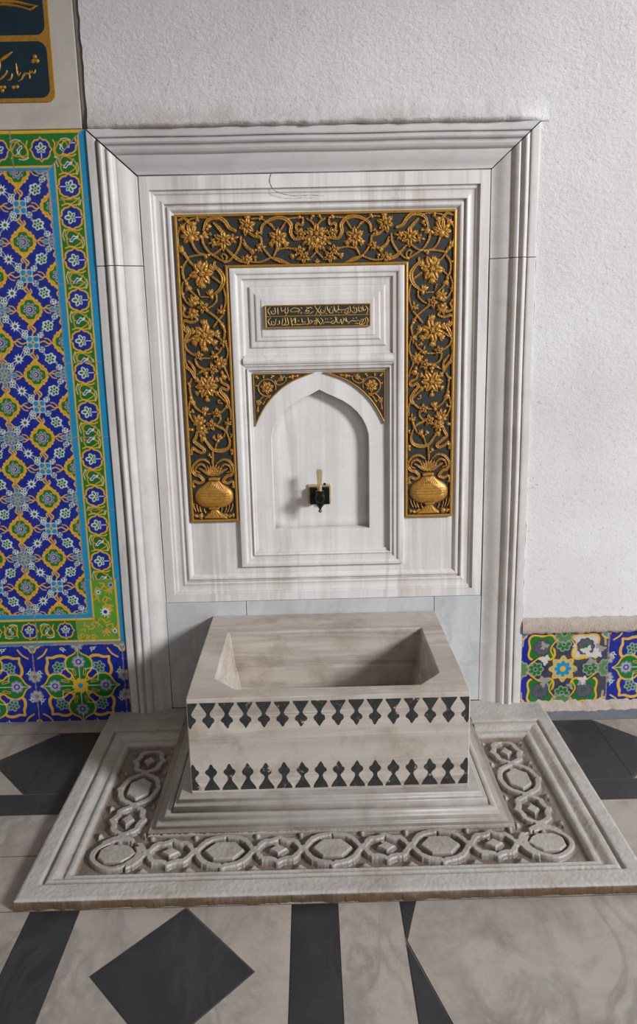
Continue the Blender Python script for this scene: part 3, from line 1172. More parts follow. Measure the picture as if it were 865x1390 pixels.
# the two vases
for s in (-1, 1):
    Rv = Relief(-.36, -.22, GB, .72, .0009)
    q = lambda pts: [cv('C', p) for p in pts]
    lf = [(385, 742), (352, 768), (300, 812), (225, 868), (190, 920), (185, 975), (205, 1030), (260, 1080), (340, 1106), (400, 1110)]
    full = lf + [(850 - x, y) for x, y in lf[::-1]]
    pp = smooth_line(q(full), 3, True)[:-1]
    Rv.poly(pp, .0115, .018)
    Rv.stroke(q([(372, 742), (425, 738), (480, 742)]), .010, .010, H=.011, groove=.15)
    Rv.poly(q([(395, 1100), (455, 1100), (500, 1150), (600, 1218), (600, 1240), (298, 1240), (298, 1218), (370, 1150)]), .008, .004)
    Rv.stroke(q([(372, 1108), (478, 1108)]), .006, H=.0115, groove=0, sm=False)
    for y in (925, 958, 995):
        Rv.cut(q([(240, y - 6), (425, y), (610, y - 6)]), .0016, .0016)
    for k in range(-4, 5):
        Rv.cut(q([(425 + k * 9, 760), (425 + k * 16, 800), (425 + k * 26, 860)]), .0018, .002)
    for k in range(-2, 3):
        Rv.cut(q([(425 + k * 14, 1125), (445 + k * 50, 1210)]), .0016, .0014, sm=False)
    Rv.mesh('gilded_vase', YB_ - .0006, M_gold, band, flip=s > 0)

# ================================================================== INSCRIPTION TABLET
bm = bmesh.new()
TX, TZ0, TZ1, YT = .1360, 1.0875, 1.1455, .0055
box(bm, -TX, TX, YT, .0125, TZ0, TZ1)
tab = from_bm('inscription_tablet', bm, M_green, pan)
tab['label'] = 'small gilded two-line inscription tablet'
Rt = Relief(-TX, TX, TZ0, TZ1, .00045)
for a, b in (((-TX, TZ0), (TX, TZ0)), ((-TX, TZ1), (TX, TZ1)), ((-TX, TZ0), (-TX, TZ1)), ((TX, TZ0), (TX, TZ1))):
    Rt.stroke([a, b], .0065, H=.0022, groove=0, sm=False)
zm_ = (TZ0 + TZ1) / 2 + .0006
Rt.stroke([(-TX, zm_), (TX, zm_)], .0026, H=.0016, groove=0, sm=False)
Rt.mesh('gilded_rim', YT, M_goldflat, tab)
Rt.h[:] = 0
LX = lambda p: on_wall(355 + p[0] / 10.81, 405 + p[1] / 10.81, YT)
RX = lambda p: on_wall(425 + p[0] / 10.81, 405 + p[1] / 10.81, YT)
right_rows = [[(772, 112), (800, 150), (802, 185), (780, 232)], [(775, 155), (757, 174), (735, 164), (728, 114)], [(668, 116), (676, 190), (742, 176)], [(700, 126), (712, 165)], [(602, 112), (588, 144), (644, 140)], [(540, 118), (548, 190), (528, 212)],
              [(562, 186), (600, 212), (642, 194), (636, 150)], [(604, 178), (612, 182)], [(526, 130), (470, 164), (376, 164), (370, 112)], [(376, 164), (340, 186)], [(368, 208), (376, 212)], [(410, 200), (420, 204)], [(470, 178), (458, 212), (502, 216), (518, 150)],
              [(486, 186), (492, 190)], [(304, 116), (324, 192), (348, 200)], [(246, 150), (240, 208), (282, 216), (294, 165)], [(264, 128), (274, 134)], [(204, 120), (216, 172), (250, 214)], [(186, 222), (196, 226)], [(182, 128), (168, 198), (132, 216), (108, 192), (116, 160)],
              [(146, 178), (154, 184)], [(24, 114), (70, 186), (112, 238)], [(104, 118), (62, 188), (36, 236)],
              [(780, 272), (806, 322), (784, 388)], [(768, 288), (770, 340), (730, 380), (690, 390), (684, 350), (712, 310), (742, 312)], [(718, 338), (726, 344)], [(748, 300), (704, 388)], [(672, 324), (620, 334), (560, 330), (512, 374)], [(626, 284), (638, 290)], [(584, 292), (596, 298)],
              [(618, 368), (664, 370)], [(480, 282), (496, 340), (522, 346)], [(440, 288), (482, 336)], [(410, 308), (420, 372), (442, 340), (452, 298)], [(344, 278), (350, 352), (392, 350), (402, 308)], [(320, 270), (332, 330), (290, 370), (258, 352), (302, 330)], [(256, 292), (268, 298)],
              [(252, 350), (172, 352), (148, 376)], [(176, 302), (186, 308)], [(206, 298), (216, 304)], [(40, 288), (80, 340), (112, 384)], [(76, 298), (40, 388)], [(110, 288), (142, 332), (114, 380)]]
left_rows = [[(126, 130), (90, 186), (126, 244)], [(192, 138), (202, 214), (152, 228), (138, 188)], [(166, 186), (174, 192)], [(236, 138), (242, 230)], [(284, 130), (300, 190), (354, 160)], [(350, 134), (344, 200), (362, 222), (386, 200), (386, 138)], [(362, 244), (352, 250)],
             [(422, 172), (434, 196), (500, 196), (562, 170), (482, 140), (424, 170)], [(578, 136), (594, 150)], [(536, 216), (546, 196)], [(586, 200), (578, 228)], [(622, 216), (682, 216), (694, 182), (642, 190), (702, 130), (742, 150)], [(700, 232), (762, 190)], [(655, 132), (700, 150)],
             [(130, 284), (95, 340), (130, 400)], [(146, 338), (150, 386), (192, 386), (212, 308)], [(172, 344), (180, 350)], [(228, 386), (262, 372), (256, 328)], [(298, 382), (312, 298)], [(340, 284), (356, 350), (334, 390)], [(376, 284), (392, 380), (300, 394)], [(430, 288), (440, 350), (452, 402)],
             [(438, 352), (482, 300), (492, 362)], [(496, 284), (502, 362)], [(458, 386), (560, 384), (642, 376)], [(536, 326), (546, 334)], [(590, 298), (602, 350), (642, 346)], [(680, 284), (692, 370), (640, 380)], [(704, 350), (722, 320), (742, 342), (722, 366), (690, 372)], [(760, 338), (802, 320), (770, 382)]]
for rows, fn in ((right_rows, RX), (left_rows, LX)):
    for L in rows:
        Rt.stroke([fn(p) for p in L], .0016, .0019, .0027, H=.0024, groove=0)
Rt.h[(np.abs(Rt.X) > TX - .003) | (Rt.Z < TZ0 + .003) | (Rt.Z > TZ1 - .003)] = 0
Rt.mesh('lettering', YT, M_goldpale, tab, thr=.0003)

# ================================================================== SPANDRELS
arc = [(.0115, .9700), (.040, .9600), (.066, .9500), (.090, .9360), (.108, .9225), (.128, .9035), (.144, .8840), (.157, .8630), (.166, .8460), (.1735, .8290)]
shape = [(.1755, .9705)] + arc
YS = .0265
for s in (-1, 1):
    bm = bmesh.new()
    fr = [bm.verts.new((s * x, YS, z)) for x, z in shape]
    bk = [bm.verts.new((s * x, YA + .001, z)) for x, z in shape]
    bm.faces.new(fr)
    for i in range(len(shape)):
        j = (i + 1) % len(shape)
        bm.faces.new((fr[i], fr[j], bk[j], bk[i]))
    tri(bm)
    spd = from_bm('spandrel', bm, M_green, pan)
    Rs = Relief(.008, .178, .825, .973, .0007)
    B_ = .0042
    Rs.stroke([(.1745, .832), (.1745, .9692)], B_, H=.003, groove=0, sm=False)
    Rs.stroke([(.1750, .9690), (.0140, .9690)], B_, H=.003, groove=0, sm=False)
    Rs.stroke([(x + .001, z + .001) for x, z in arc], B_, H=.003, groove=0)
    sd = poly_sdf(Rs.X, Rs.Z, shape)
    Rs.h[sd > -.0002] = 0
    Rs.mesh('gilded_rim', YS, M_goldflat, spd, flip=s < 0)
    Rs.h[:] = 0
    Rs.flower(.1395, .9325, .0165, 7, .2, .006)
    ring_ = [(.1395 + .0235 * math.cos(a), .9325 + .0225 * math.sin(a)) for a in np.linspace(-1.9, 3.4, 16)]
    Rs.stroke(ring_, .0045, .003, H=.0042, groove=.3)
    Rs.stroke([(.118, .946), (.108, .952), (.099, .960), (.104, .9655)], .004, .003, H=.004)
    Rs.flower(.1015, .9555, .0080, 5, .1, .0045, tips=False)
    Rs.stroke([(.118, .950), (.112, .940), (.098, .942), (.088, .953), (.094, .963)], .0045, .002, H=.004)
    Rs.bud(.076, .9595, .0095, math.pi, .0045)
    Rs.bud(.062, .9610, .0075, math.pi, .0042)
    Rs.stroke([(.088, .958), (.07, .9595), (.05, .9635)], .003, .001, H=.0035)
    Rs.bud(.1655, .9605, .0095, .8, .0045)
    Rs.bud(.148, .962, .0080, 1.6, .0045)
    Rs.bud(.126, .9605, .0075, 2.2, .0042)
    Rs.bud(.1665, .938, .0070, 0, .0042)
    Rs.stroke([(.150, .910), (.158, .902), (.160, .892), (.166, .884)], .0045, .002, H=.004)
    Rs.flower(.1635, .8935, .0085, 5, .6, .0045, tips=False)
    Rs.bud(.1665, .8750, .0075, -1.4, .0042)
    Rs.stroke([(.165, .882), (.169, .866), (.1705, .852)], .003, .001, H=.0035)
    Rs.stroke([(.133, .907), (.141, .905), (.148, .896)], .0035, .002, H=.0035)
    Rs.bud(.1495, .892, .006, -.8, .004)
    Rs.h[sd > -.0048] = 0
    Rs.mesh('floral_relief', YS, M_gold, spd, flip=s < 0)

# ================================================================== TAP
TXc, TZc = -.0045, .632
tap = thing('water_tap', 'small dark bronze water tap with pale upright handle in the arched niche', 'tap', (TXc, YN, TZc))
bm = bmesh.new()
box(bm, TXc - .033, TXc + .033, YN - .006, YN + .0005, TZc - .029, TZc + .029)
from_bm('wall_plate', bm, M_brass, tap, bevel=.003)['label'] = 'pale square wall plate'
bm = bmesh.new()
for s in (-1, 1):
    box(bm, TXc + s * .0175 - .0095, TXc + s * .0175 + .0095, YN - .020, YN - .0055, TZc - .026, TZc + .022)
lathe(bm, [(.016, -.001), (.016, .014), (.0125, .018), (.0115, .05), (.013, .052), (.013, .070), (.010, .074)], 20, Matrix.Translation((TXc, YN - .005, TZc + .004)) @ Matrix.Rotation(math.pi / 2, 4, 'X'))
body = from_bm('tap_body', bm, M_bronze, tap, bevel=.0015)
bm = bmesh.new()
Ms = Matrix.Translation((TXc, YN - .060, TZc)) @ Matrix.Rotation(math.pi / 8, 4, 'Z')
lathe(bm, [(.0095, .022), (.0118, .020), (.0118, .016), (.0108, .014), (.0108, -.014), (.0098, -.018), (.0045, -.026), (.0030, -.028), (.0030, -.031)], 8, Ms)
spt = from_bm('spout', bm, M_bronze, tap)
bm = bmesh.new()
lathe(bm, [(.0018, -.0300), (.0042, -.0315), (.0052, -.0345), (.0042, -.0375), (.0015, -.0392)], 16, Matrix.Translation((TXc, YN - .060, TZc)))
from_bm('finial', bm, M_brassdull, spt, smooth=True)['label'] = 'small brass ball finial'
bm = bmesh.new()
Mh = Matrix.Translation((TXc, YN - .060, TZc))
lathe(bm, [(.0060, .018), (.0055, .030), (.0065, .034), (.0050, .037)], 16, Mh)
hw = [(.0045, .036), (.0062, .042), (.0070, .058), (.0085, .074), (.0080, .079), (.0050, .081)]
loops_mesh(bm, [[(TXc + 1.0 + sx * a - 1.0, YN - .060 + sy * .0036, TZc + h) for sx, sy in ((-1, -1), (1, -1), (1, 1), (-1, 1))] for a, h in hw], True, True, True)
from_bm('handle', bm, M_brass, tap, bevel=.001)['label'] = 'pale cream upright tap handle'
bm = bmesh.new()
lathe(bm, [(.0001, 0), (.0032, .001), (.0036, .004), (.0030, .007), (.0001, .008)], 12, Matrix.Translation((TXc + .0095, YN - .060, TZc + .040)) @ Matrix.Rotation(math.pi / 2, 4, 'Y'))
from_bm('handle_knob', bm, M_bronze, tap, smooth=True)

# ================================================================== BASE SLAB (carved)
base = thing('carved_base_slab', 'wide low marble base slab with carved strapwork border lying on the floor under the basin', 'base slab', (0, -.36, 0))
SX, SY0, SY1, HR, HC, HP = .6145, -.7150, .002, .0225, .0085, .0708
G = Grid(-SX, SX, SY0, SY1, .0016)
X, Y = G.X, G.Z
aX = np.abs(X)
# normalised distance from the outer groove rectangle to the channel, taken side by side
tx = (.580 - aX) / (.580 - .508)
ty0 = (Y + .674) / (.674 - .637)
ty1 = (-.108 - Y) / (.200 - .108)
T = np.minimum(np.minimum(tx, ty0), ty1)
op = resample([(-.2, HR), (0, HR), (.03, HR - .005), (.10, HR - .006), (.14, HR + .0005), (.30, HR + .001), (.42, HR - .0035), (.50, HR - .0065), (.56, HR - .0065), (.60, HR - .003), (.72, HR - .0035), (.82, HC + .003), (.88, HC), (1.0, HC), (1.3, HC)])
h = np.interp(T, [p[0] for p in op], [p[1] for p in op])
# inner mouldings up to the plinth
sx_ = (.400 - aX) / (.400 - .332)
sy_ = (Y + .534) / (.534 - .484)
S_ = np.minimum(sx_, sy_)
ip = resample([(-.2, HC), (0, HC), (.03, .0205), (.05, .0215), (.22, .022), (.25, .0285), (.28, .0300), (.46, .0315), (.49, .0400), (.53, .0445), (.62, .0465), (.70, .0455), (.72, .0420), (.76, .0420), (.78, .0560), (.80, .0590), (.92, .0600), (.94, .0690), (.96, HP), (1.0, HP), (20, HP)])
hi = np.interp(S_, [p[0] for p in ip], [p[1] for p in ip])
h = np.where(S_ > -.02, np.maximum(hi, np.where(Y > -.2, h, 0)), h)
# strapwork
rel = np.zeros_like(h)


def strap(Uc, V, valid):
    """Uc: distance along the border, V: across; returns relief 0..1"""
    P2 = .226
    u = (Uc + P2 / 2) % P2 - P2 / 2          # 0 at a medallion, +-P2/2 at a diamond
    au = np.abs(u)
    out = np.zeros_like(V)
    # medallion: long octagon with pointed ends
    q = np.maximum(np.abs(V) / .0285, (au / .046 + np.abs(V) / .055))
    out = np.maximum(out, np.clip((1 - q) / .13, 0, 1) * .95)
    # straps: ogee lens round the medallion, small cusped lens round the diamond
    ac = np.interp(au, [0, .006, .016, .030, .042, .051, .059, .066, .074, .082, .088, .094, .104, .109, P2 / 2], [.0480, .0435, .0415, .0375, .0290, .0165, .0040, .0040, .0165, .0255, .0270, .0265, .0300, .0330, .0365])
    sl = np.abs(np.gradient(ac, axis=1 if valid == 'x' else 0)) / G.res
    d = np.abs(np.abs(V) - ac) / np.sqrt(1 + np.clip(sl, 0, 2.0) ** 2)
    out = np.maximum(out, np.clip((1 - d / .0083) / .30, 0, 1) * .90)
    # concave diamond
    ud = P2 / 2 - au
    qd = (np.clip(ud, 0, 1) / .026) ** .85 + (np.abs(V) / .0190) ** .85
    out = np.maximum(out, np.clip((1 - qd) / .22, 0, 1) * .95)
    # half leaves against the edges beside each crossing
    ue = np.abs(au - .066)
    rr = np.hypot(ue, (np.abs(V) - .058) * .85)
    out = np.maximum(out, np.clip((1 - rr / (.0150 + .0025 * np.cos(np.arctan2(ue, .058 - np.abs(V)) * 5))) / .4, 0, 1) * .75 * (np.abs(V) < .052))
    return out


fx = strap(X, Y + .5865, 'x')
fy = strap(Y + .592, aX - .4535, 'y')
front = (Y < -.536) & (aX < .455)
side = (aX > .401) & (Y > -.592)
corner = (aX >= .40) & (Y <= -.536)
rel = np.where(front & ~corner, fx, 0)
rel = np.where(side & ~corner, np.maximum(rel, fy), rel)
cx_, cy_ = aX - .4535, Y + .5865
diag = (aX - .4535) + (Y + .5865)
relc = np.where(cx_ < cy_, fx, fy)
q = np.maximum(np.maximum(np.abs(cx_) / .038, np.abs(cy_) / .0285), (np.abs(cx_) / .042 + np.abs(cy_) / .034) / 1.30)
cm = np.clip((1 - q) / .13, 0, 1) * .95
ang_ = np.arctan2(cy_, cx_)
qq = np.hypot(cx_ / .0480, cy_ / .0430) - .03 * np.cos(4 * ang_)
cs_ = np.clip((1 - np.abs(qq - .97) / .16) / .3, 0, 1) * .9
relc = np.maximum(np.maximum(cm, cs_ * ((cx_ > -.02) | (cy_ < .02))), np.where((cx_ < -.030) & (cy_ < .03), fx, 0))
relc = np.maximum(relc, np.where((cy_ > .030) & (cx_ > -.03), fy, 0))
rel = np.where(corner, relc, rel)
inch = (T > .84) & (S_ < -.012) & (Y < -.206)
edge = np.clip(np.minimum(np.minimum((T - .84) * .05, (-S_ - .012) * .06), (-.206 - Y)) / .002, 0, 1)
wear = NR.normal(0, 1, h.shape)
for _ in range(3):
    wear = (wear + np.roll(wear, 1, 0) + np.roll(wear, -1, 0) + np.roll(wear, 1, 1) + np.roll(wear, -1, 1)) / 5
# floor of the channel is cut deeper where the straps stand
h = np.where(inch, HC + rel * .0118 * edge, h) + wear * .0007
# chipped rim
rim_d = np.minimum(np.minimum(SX - aX, Y - SY0), .5)
h = h - np.clip(.005 - rim_d, 0, 1) * .35
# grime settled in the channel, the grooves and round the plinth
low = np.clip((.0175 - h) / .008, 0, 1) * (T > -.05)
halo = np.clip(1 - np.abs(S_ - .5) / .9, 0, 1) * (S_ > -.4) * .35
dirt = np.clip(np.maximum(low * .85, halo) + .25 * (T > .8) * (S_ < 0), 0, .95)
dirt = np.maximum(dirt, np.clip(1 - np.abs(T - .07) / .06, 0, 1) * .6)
idx = np.arange(G.nx * G.nz).reshape(G.nz, G.nx)
Qall = np.stack([idx[:-1, :-1], idx[:-1, 1:], idx[1:, 1:], idx[1:, :-1]], -1)
cell = lambda k: k[:-1, :-1]
plinth = S_ > -.02
chan = (T > .82) & ~plinth & (Y < -.200)
pv, pq_, pd = [], [], []
for t, z in ip:
    t = min(t, 1.0)
    x_, y_ = .400 - .068 * t, -.534 + .050 * t
    pv += [(-x_, SY1, z), (-x_, -.2, z), (-x_, y_, z), (0, y_, z), (x_, y_, z), (x_, -.2, z), (x_, SY1, z)]
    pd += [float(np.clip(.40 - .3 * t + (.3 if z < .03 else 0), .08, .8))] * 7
for i in range(len(ip) - 1):
    for k in range(6):
        pq_.append((i * 7 + k, i * 7 + k + 1, (i + 1) * 7 + k + 1, (i + 1) * 7 + k))
b0 = (len(ip) - 1) * 7
pq_ += [(b0, b0 + 2, b0 + 4, b0 + 6)]
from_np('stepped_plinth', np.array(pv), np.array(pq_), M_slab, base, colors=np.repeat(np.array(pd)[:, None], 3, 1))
plinth = S_ > .03
for nm, msk in (('rim', ~(plinth | chan)), ('strapwork_border', chan)):
    Q = Qall[cell(msk)]
    used = np.unique(Q)
    rm = np.full(G.nx * G.nz, -1)
    rm[used] = np.arange(len(used))
    V = np.stack([X.ravel(), Y.ravel(), h.ravel()], -1)
    Vu, Qu = V[used], rm[Q]
    Du = dirt.ravel()[used]
    if nm == 'rim':    # skirts down to the floor, rough broken front
        for line, nrm in ((idx[0], (0, -1)), (idx[:, 0], (-1, 0)), (idx[:, -1], (1, 0)), (idx[-1], (0, 1))):
            ln = [i for i in line if rm[i] >= 0]
            b0 = len(Vu)
            top = V[ln]
            r1 = top.copy()
            r1[:, 2] -= .0025
            r1[:, 0] += nrm[0] * .0015
            r1[:, 1] += nrm[1] * .0015
            r2 = r1.copy()
            r2[:, 2] = -.0005
            jit = np.convolve(NR.normal(0, .0040, len(ln) + 12), np.ones(13) / 13, 'valid')
            r2[:, 0] += nrm[0] * jit - nrm[0] * .002
            r2[:, 1] += nrm[1] * jit - nrm[1] * .002
            Vu = np.vstack([Vu, r1, r2])
            Du = np.concatenate([Du, np.full(len(ln), 1.15), np.full(len(ln), 1.6)])
            m = len(ln)
            a = rm[ln]
            i1 = b0 + np.arange(m)
            i2 = i1 + m
            Qs = np.vstack([np.stack([a[:-1], a[1:], i1[1:], i1[:-1]], -1), np.stack([i1[:-1], i1[1:], i2[1:], i2[:-1]], -1)])
            if nrm in ((0, -1), (1, 0)):
                Qs = Qs[:, ::-1]
            Qu = np.vstack([Qu, Qs])
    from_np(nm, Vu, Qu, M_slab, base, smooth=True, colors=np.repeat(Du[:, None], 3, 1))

# ================================================================== BASIN
bas = thing('marble_basin', 'rectangular marble trough basin with two rows of black inlay, standing on the carved slab', 'basin', (0, -.25, HP))
BX, BY0, BY1, BZ0, BZ1 = .3115, -.4690, .0035, .0702, .3010
YBK = -.0590
bm = bmesh.new()
op_ = [(-.256, -.114), (.256, -.114), (.258, -.375), (.206, -.4305), (-.206, -.4305), (-.258, -.375)]
outr = [(-BX, BY1), (BX, BY1), (BX, -.30), (BX, BY0), (-BX, BY0), (-BX, -.30)]
outr = [(-BX, BY1), (BX, BY1), (BX, -.375), (BX - .001, BY0), (-BX + .001, BY0), (-BX, -.375)]
mk = lambda pts, z, k=1.0, dx=0, dy=0: [(x * k, (y + .27) * k - .27 + dy, z) for x, y in pts]
loops_mesh(bm, [mk(outr, BZ0), mk(outr, BZ1 - .010), mk(outr, BZ1)], True, True)
loops_mesh(bm, [mk(outr, BZ1), mk(op_, BZ1), mk(op_, BZ1 - .012, .985), mk(op_, .205, .945), mk(op_, .198, .93), mk(op_, .125, .88)], True, False, True)
bmesh.ops.remove_doubles(bm, verts=bm.verts, dist=.00005)
from_bm('trough', bm, M_basin, bas, bevel=.003, segs=3)


def motif(up):
    """goblet above a pointed leaf, as a half outline; height 1"""
    hp = [(.50, 0), (.47, .08), (.33, .20), (.17, .34), (.10, .44), (.16, .52), (.30, .58), (.385, .66), (.35, .74), (.22, .80), (.16, .86), (.07, .95), (0, 1.0)]
    return hp


for z0, z1, lab in ((.2905, .2290, 'upper row of black inlay'), (.0795, .1440, 'lower row of black inlay')):
    bm = bmesh.new()
    pitch = .0405
    hp = motif(1)

    def put(fn, c, clip):
        L = [(c + a * .0345 * 1.0, z0 + (z1 - z0) * b) for a, b in hp] + [(c - a * .0345, z0 + (z1 - z0) * b) for a, b in hp[::-1][1:]]
        L = [(min(max(a + NR.normal(0, .0004), -clip), clip), b + NR.normal(0, .0004)) for a, b in L]
        cen = bm.verts.new(fn(min(max(c, -clip), clip), (z0 + z1) / 2))
        vs = [bm.verts.new(fn(a, b)) for a, b in L]
        f = bm.faces.new(vs)
        f.normal_update()
        bmesh.ops.triangulate(bm, faces=[f])
        bm.verts.remove(cen)
    for k in range(-8, 8):
        put(lambda a, b: (a, BY0 - .0005, b), (k + .5) * pitch, BX - .004)
    for s in (-1, 1):
        for k in range(-5, 6):
            put(lambda a, b: (s * (BX + .0005), a - .233, b), k * pitch, .232)
    o = from_bm('inlay_band', bm, M_inlay, bas)
    o['label'] = lab

# ================================================================== TILE PANEL (left)
def outline(pts, cx, cz, s=1.0, rot=0):
    c, n = math.cos(rot), math.sin(rot)
    return [(cx + s * (x * c - z * n), cz + s * (x * n + z * c)) for x, z in pts]


def rosette(C, cx, cz, r, n, col, core, line=None, rot=0.0):
    if line:
        for i in range(n):
            a = rot + 2 * math.pi * i / n
            C.dot(cx + math.cos(a) * r * .62, cz + math.sin(a) * r * .62, r * .50, line, r * .40, a)
    for i in range(n):
        a = rot + 2 * math.pi * i / n
        C.dot(cx + math.cos(a) * r * .62, cz + math.sin(a) * r * .62, r * .34, col, r * .25, a)
    C.dot(cx, cz, r * .30, line or col)
    C.dot(cx, cz, r * .20, core)


def star(C, cx, cz, r, n, col, core, rot=0.0):
    pts = []
    for i in range(2 * n):
        a = rot + math.pi * i / n
        k = r if i % 2 == 0 else r * .48
        pts.append((cx + math.cos(a) * k, cz + math.sin(a) * k))
    C.poly(pts, col)
    C.dot(cx, cz, r * .34, core)


def medallion(C, cx, cz, s=1.0):
    fr = lambda a: (.0300 + .0018 * np.cos(4 * a) + .0040 * np.abs(np.sin(9 * a + .3)) * (.6 + .4 * np.cos(4 * a + math.pi))) * s
    C.radial(cx, cz, fr, YEL, .05)
    C.radial(cx, cz, lambda a: (.0296 + .0008 * np.cos(16 * a)) * s * (.93 + .05 * np.cos(4 * a)), (196, 130, 24), .05)
    C.radial(cx, cz, lambda a: (.0268 + .0022 * np.cos(4 * a) - .0010 * np.cos(8 * a)) * s * .98, YEL, .05)
    C.radial(cx, cz, lambda a: (.0232 + .0024 * np.cos(4 * a) - .0012 * np.cos(8 * a)) * s, GREEN, .05)
    for i in range(8):
        a = i * math.pi / 4 + .2
        C.dot(cx + math.cos(a) * .0120 * s, cz + math.sin(a) * .0125 * s, .0050 * s, LIL, .0036 * s, a)
        C.dot(cx + math.cos(a) * .0120 * s, cz + math.sin(a) * .0125 * s, .0024 * s, DBLUE, .0016 * s, a)
    C.dot(cx, cz, .0088 * s, LIL)
    C.dot(cx, cz, .0072 * s, DBLUE)
    C.dot(cx - .001, cz, .0042 * s, WHITE)
    C.dot(cx - .001, cz, .0026 * s, BLUE)


FX1 = -.6560      # field / border joint
PX = .1645
C = Canvas(-1.06, -.5568, .2335, 1.5715, .00125, BLUE)
C.clip = ((C.X < FX1) & (C.Z > .323) & (C.Z < 1.4795)).astype(float)
ox, oz = -.734, 1.147
for i in range(-3, 2):
    for j in range(-3, 7):
        mx, mz = ox + i * PX, oz - j * .165
        for (qx, qz) in ((mx, mz), (mx + PX / 2, mz - .0825)):
            # yellow branches from each medallion to the four turquoise flowers round it
            mir = 1 if (qx == mx) else -1
            for a, b in ((1, 0), (-1, 0), (0, 1), (0, -1)):
                f = lambda t, u: (qx + a * t + b * u, qz + b * t + a * u)
                C.stroke([f(.028, 0), f(.042, .004), f(.054, -.003), f(.068, .001), f(.0825, 0)], .0030, YEL)
                if b:
                    C.stroke([f(.030, -.008), f(.037, 0), f(.030, .008)], .0050, YEL)
                    C.stroke([f(.036, .002), f(.043, .009), f(.050, .007)], .0036, YEL)
                    C.stroke([f(.041, -.001), f(.049, -.009), f(.056, -.006)], .0036, YEL)
                else:
                    C.stroke([f(.036, .001), f(.043, .008), f(.052, .010)], .0024, YEL)
                    C.stroke([f(.036, -.001), f(.043, -.008), f(.052, -.010)], .0024, YEL)
            # flowers in the blue ground with thin white stems
            for v in (1, -1):
                g = lambda x, z: (qx + mir * x, qz + v * z)
                C.stroke([g(.020, .072), g(.026, .056), g(.040, .041), (g(.058, .030))], .0011, WHITE)
                C.stroke([g(-.072, .006), g(-.060, .030), g(-.042, .042), g(-.024, .066)], .0011, WHITE)
                rosette(C, *g(.040, .041), .0125, 6, GREEN, BLUE, WHITE, .3)
                star(C, *g(-.0411, .0412), .0135, 9, WHITE, GREEN, .2)
                # chequered bud
                c0 = g(.0215, .0640)
                C.dot(c0[0], c0[1], .0078, (196, 206, 200), .0070, .7)
                for du, dv, cc in ((-.003, .003, GREEN), (.003, -.003, GREEN), (.003, .003, DBLUE), (-.003, -.003, DBLUE), (0, 0, LIL)):
                    C.dot(c0[0] + du, c0[1] + dv, .0021, cc)
                # little sprigs
                c0 = g(-.064, .0240)
                for k in range(4):
                    t_ = k * math.pi / 2 + .7
                    C.dot(c0[0] + .0048 * math.cos(t_), c0[1] + .0048 * math.sin(t_), .0052, WHITE, .0040, t_)
                    C.dot(c0[0] + .0048 * math.cos(t_), c0[1] + .0048 * math.sin(t_), .0034, GREEN, .0022, t_)
                c0 = g(-.0200, .0660)
                for k in range(4):
                    t_ = k * math.pi / 2 + .2
                    C.dot(c0[0] + .0036 * math.cos(t_), c0[1] + .0036 * math.sin(t_), .0044, WHITE, .0034, t_)
                    C.dot(c0[0] + .0036 * math.cos(t_), c0[1] + .0036 * math.sin(t_), .0028, GREEN, .0018, t_)
                c0 = g(.064, .0180)
                C.stroke([(c0[0] - .005, c0[1] + .003), (c0[0] - .003, c0[1] - .004), (c0[0] + .004, c0[1] - .003), (c0[0] + .005, c0[1] + .004)], .0018, WHITE, sm=False)
for i in range(-3, 2):
    for j in range(-3, 7):
        mx, mz = ox + i * PX, oz - j * .165
        # small four-petal cyan flowers, large cyan stars
        for (qx, qz, big) in ((mx, mz - .0825, 0), (mx - PX / 2, mz, 1)):
            C.dot(qx, qz, .0205 if big else .016, WHITE)
            if big:
                C.dot(qx, qz, .0195, BLUE)
                for k in range(8):
                    a = math.pi / 8 + k * math.pi / 4
                    C.dot(qx + math.cos(a) * .0125, qz + math.sin(a) * .0125, .0068, YEL, .0050, a)
                    C.dot(qx + math.cos(a) * .0125, qz + math.sin(a) * .0125, .0056, CYAN, .0038, a)
                C.dot(qx, qz, .0058, YEL)
                C.dot(qx, qz, .0042, CYAN)
                for k in range(4):
                    a = k * math.pi / 2
                    C.dot(qx + math.cos(a) * .0255, qz + math.sin(a) * .0255, .0085, YEL, .0068, a)
                    C.dot(qx + math.cos(a) * .0255, qz + math.sin(a) * .0255, .0070, CYAN, .0052, a)
            else:
                C.dot(qx, qz, .0148, CYAN)
                for k in range(4):
                    a = math.pi / 4 + k * math.pi / 2
                    C.dot(qx + math.cos(a) * .0110, qz + math.sin(a) * .0110, .0084, WHITE)
                    C.dot(qx + math.cos(a) * .0110, qz + math.sin(a) * .0110, .0072, CYAN)
                    a2 = k * math.pi / 2
                    C.stroke([(qx, qz), (qx + math.cos(a2) * .016, qz + math.sin(a2) * .016)], .0026, YEL, sm=False)
                C.dot(qx, qz, .0056, YEL)
                C.dot(qx, qz, .0034, CYAN)
        for (qx, qz) in ((mx, mz), (mx + PX / 2, mz - .0825)):
            medallion(C, qx, qz)
# tile joints in the field
for j in range(-2, 6):
    C.grout([(-1.06, oz - j * .165 + .0005), (FX1, oz - j * .165)], .0010, (120, 110, 110))
C.grout([(-.8175, .32), (-.8185, 1.48)], .0018)
field_keep = (C.X <= FX1 + .0006) & (C.Z >= .3225) & (C.Z <= 1.4800)

# ---- border
C.clip = ((C.X >= FX1) | (C.Z <= .323) | (C.Z >= 1.4795)).astype(float)
BXo = -.5568


